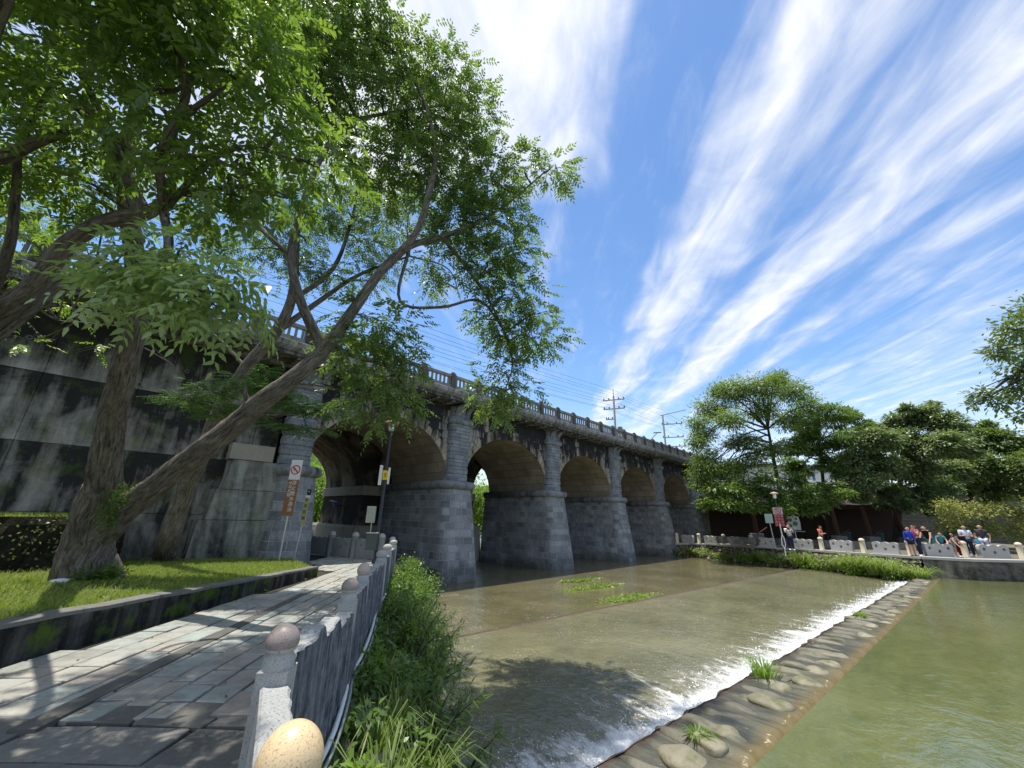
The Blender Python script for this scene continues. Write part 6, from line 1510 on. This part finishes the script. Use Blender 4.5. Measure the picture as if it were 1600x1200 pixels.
    for n_ in 'LR':
        a_, t_ = J['an'+n_]*h, J['toe'+n_]*h; d = t_-a_; d[2] = 0; d = unit(d); sd = np.array([-d[1], d[0], 0]); z0 = -.0
        m.loft([[tuple(q+sd*w_*i+np.array([0, 0, -q[2]+z])) for i, z in ((-1, 0.005), (1, 0.005), (.8, hh), (-.8, hh))] for q, w_, hh in ((a_-d*.03*h, .026*h, .055*h), (a_+d*.03*h, .030*h, .055*h), (a_+d*.08*h, .030*h, .038*h), (a_+d*.115*h, .02*h, .022*h))], sm=True)
    m.build('shoes', shoe, root, world=False)
    return root
def ppos(px, feet, back=0., z=None):
    zz = float(np.interp(px, [1058, 1440], [-1.91, -1.54])); p = PZ(px, feet, zz); d = unit(np.array([p[0], p[1]])); p[:2] += d*back; p[2] = zfar(p) if z is None else z; return p
tc = lambda p, off=0: math.atan2(-p[1], -p[0])+R(off)
p = ppos(1238, 861, .2); person(p, tc(p, 10), 1.62, 'person in a striped white top holding up a phone beside the far lamp', 'cloth_striped', 'cloth_navy', 'photo', sleeve=.6); PH = p
m = MB(); q = p+unit(np.array([-p[0], -p[1], 0]))*.36+np.array([0, 0, 1.36]); m.obox(q, np.array([-p[1], p[0], 0])/np.linalg.norm(p[:2])*.08, unit(np.array([p[0], p[1], 0]))*.006, (0, 0, .042)); tag(m.build('phone', 'sign_black', bevel=.004), 'dark phone held up by the person in the striped top', 'phone')
p = ppos(1288, 862, .9); person(p, tc(p, 70), 1.6, 'person in an orange shouldered top with a tied bun looking sideways', 'cloth_orange', 'cloth_navy', 'cross', sleeve=.7, longhair=True)
p = ppos(1429, 871, .9); person(p, tc(p, 40), 1.55, 'person in a bright blue jacket standing behind the pierced slabs', 'cloth_blue', 'cloth_navy', 'stand', sleeve=1.9, leg=-1, shoe='cloth_maroon')
p = ppos(1441, 871, 1.2); person(p, tc(p, -50), 1.68, 'fair haired person in a pink and dark top with a hand raised to the face', 'cloth_pink', 'cloth_navy', 'face', hair='hair_grey', sleeve=.4, longhair=True)
p = ppos(1462, 871, 1.0); person(p, tc(p, -25), 1.7, 'person in a black shirt bending forward over a slab', 'cloth_black', 'cloth_teal', 'reach', sleeve=.5, bend=.55)
p = ppos(1477, 871, .62); person(p, tc(p, 10), 1.35, 'child in a teal shirt leaning on the slab beside the black shirted adult', 'cloth_teal', 'cloth_navy', 'lean', sleeve=.6, bend=.5)
p = ppos(1494, 871.5, .7); person(p, tc(p, 50), 1.28, 'child in grey with bare arms leaning on the slab corner', 'cloth_grey', 'cloth_grey', 'reach', sleeve=.3, leg=-1, bend=.6, longhair=True)
p = ppos(1504, 871.5, .8); person(p, tc(p, -60), 1.30, 'child in a maroon top reaching towards the bollard', 'cloth_maroon', 'cloth_maroon', 'lean', sleeve=.6, bend=.35)
p = ppos(1520, 871.5, 1.1); person(p, tc(p, 15), 1.70, 'person in a loose pale blue white tee with folded arms and white shoes', 'cloth_paleblue', 'cloth_navy', 'cross', sleeve=.75); WP = p
m = MB(); q = p+unit(np.array([-p[0], -p[1], 0]))*.25+np.array([.0, .18, .98]); v_ = unit(np.array([-p[1], p[0], 0])); m.obox(q, v_*.14, unit(np.array([p[0], p[1], 0]))*.06, (0, 0, .11)); tag(m.build('shoulder_bag', 'cloth_black', bevel=.03), 'small black bag hanging at the side of the pale tee wearer', 'bag')
p = ppos(1533, 871.5, .65); person(p, tc(p, 35), 1.12, 'small child in a bright cyan patterned shirt behind a slab', 'cloth_cyan', 'cloth_navy', 'lean', hair='hair_grey', sleeve=.6, bend=.2)
p = ppos(1546, 871.5, 1.2); person(p, tc(p, -5), 1.76, 'person in a dark polo shirt and pale jeans standing with hands in pockets', 'cloth_charcoal', 'cloth_paleblue', 'pocket', sleeve=.55)
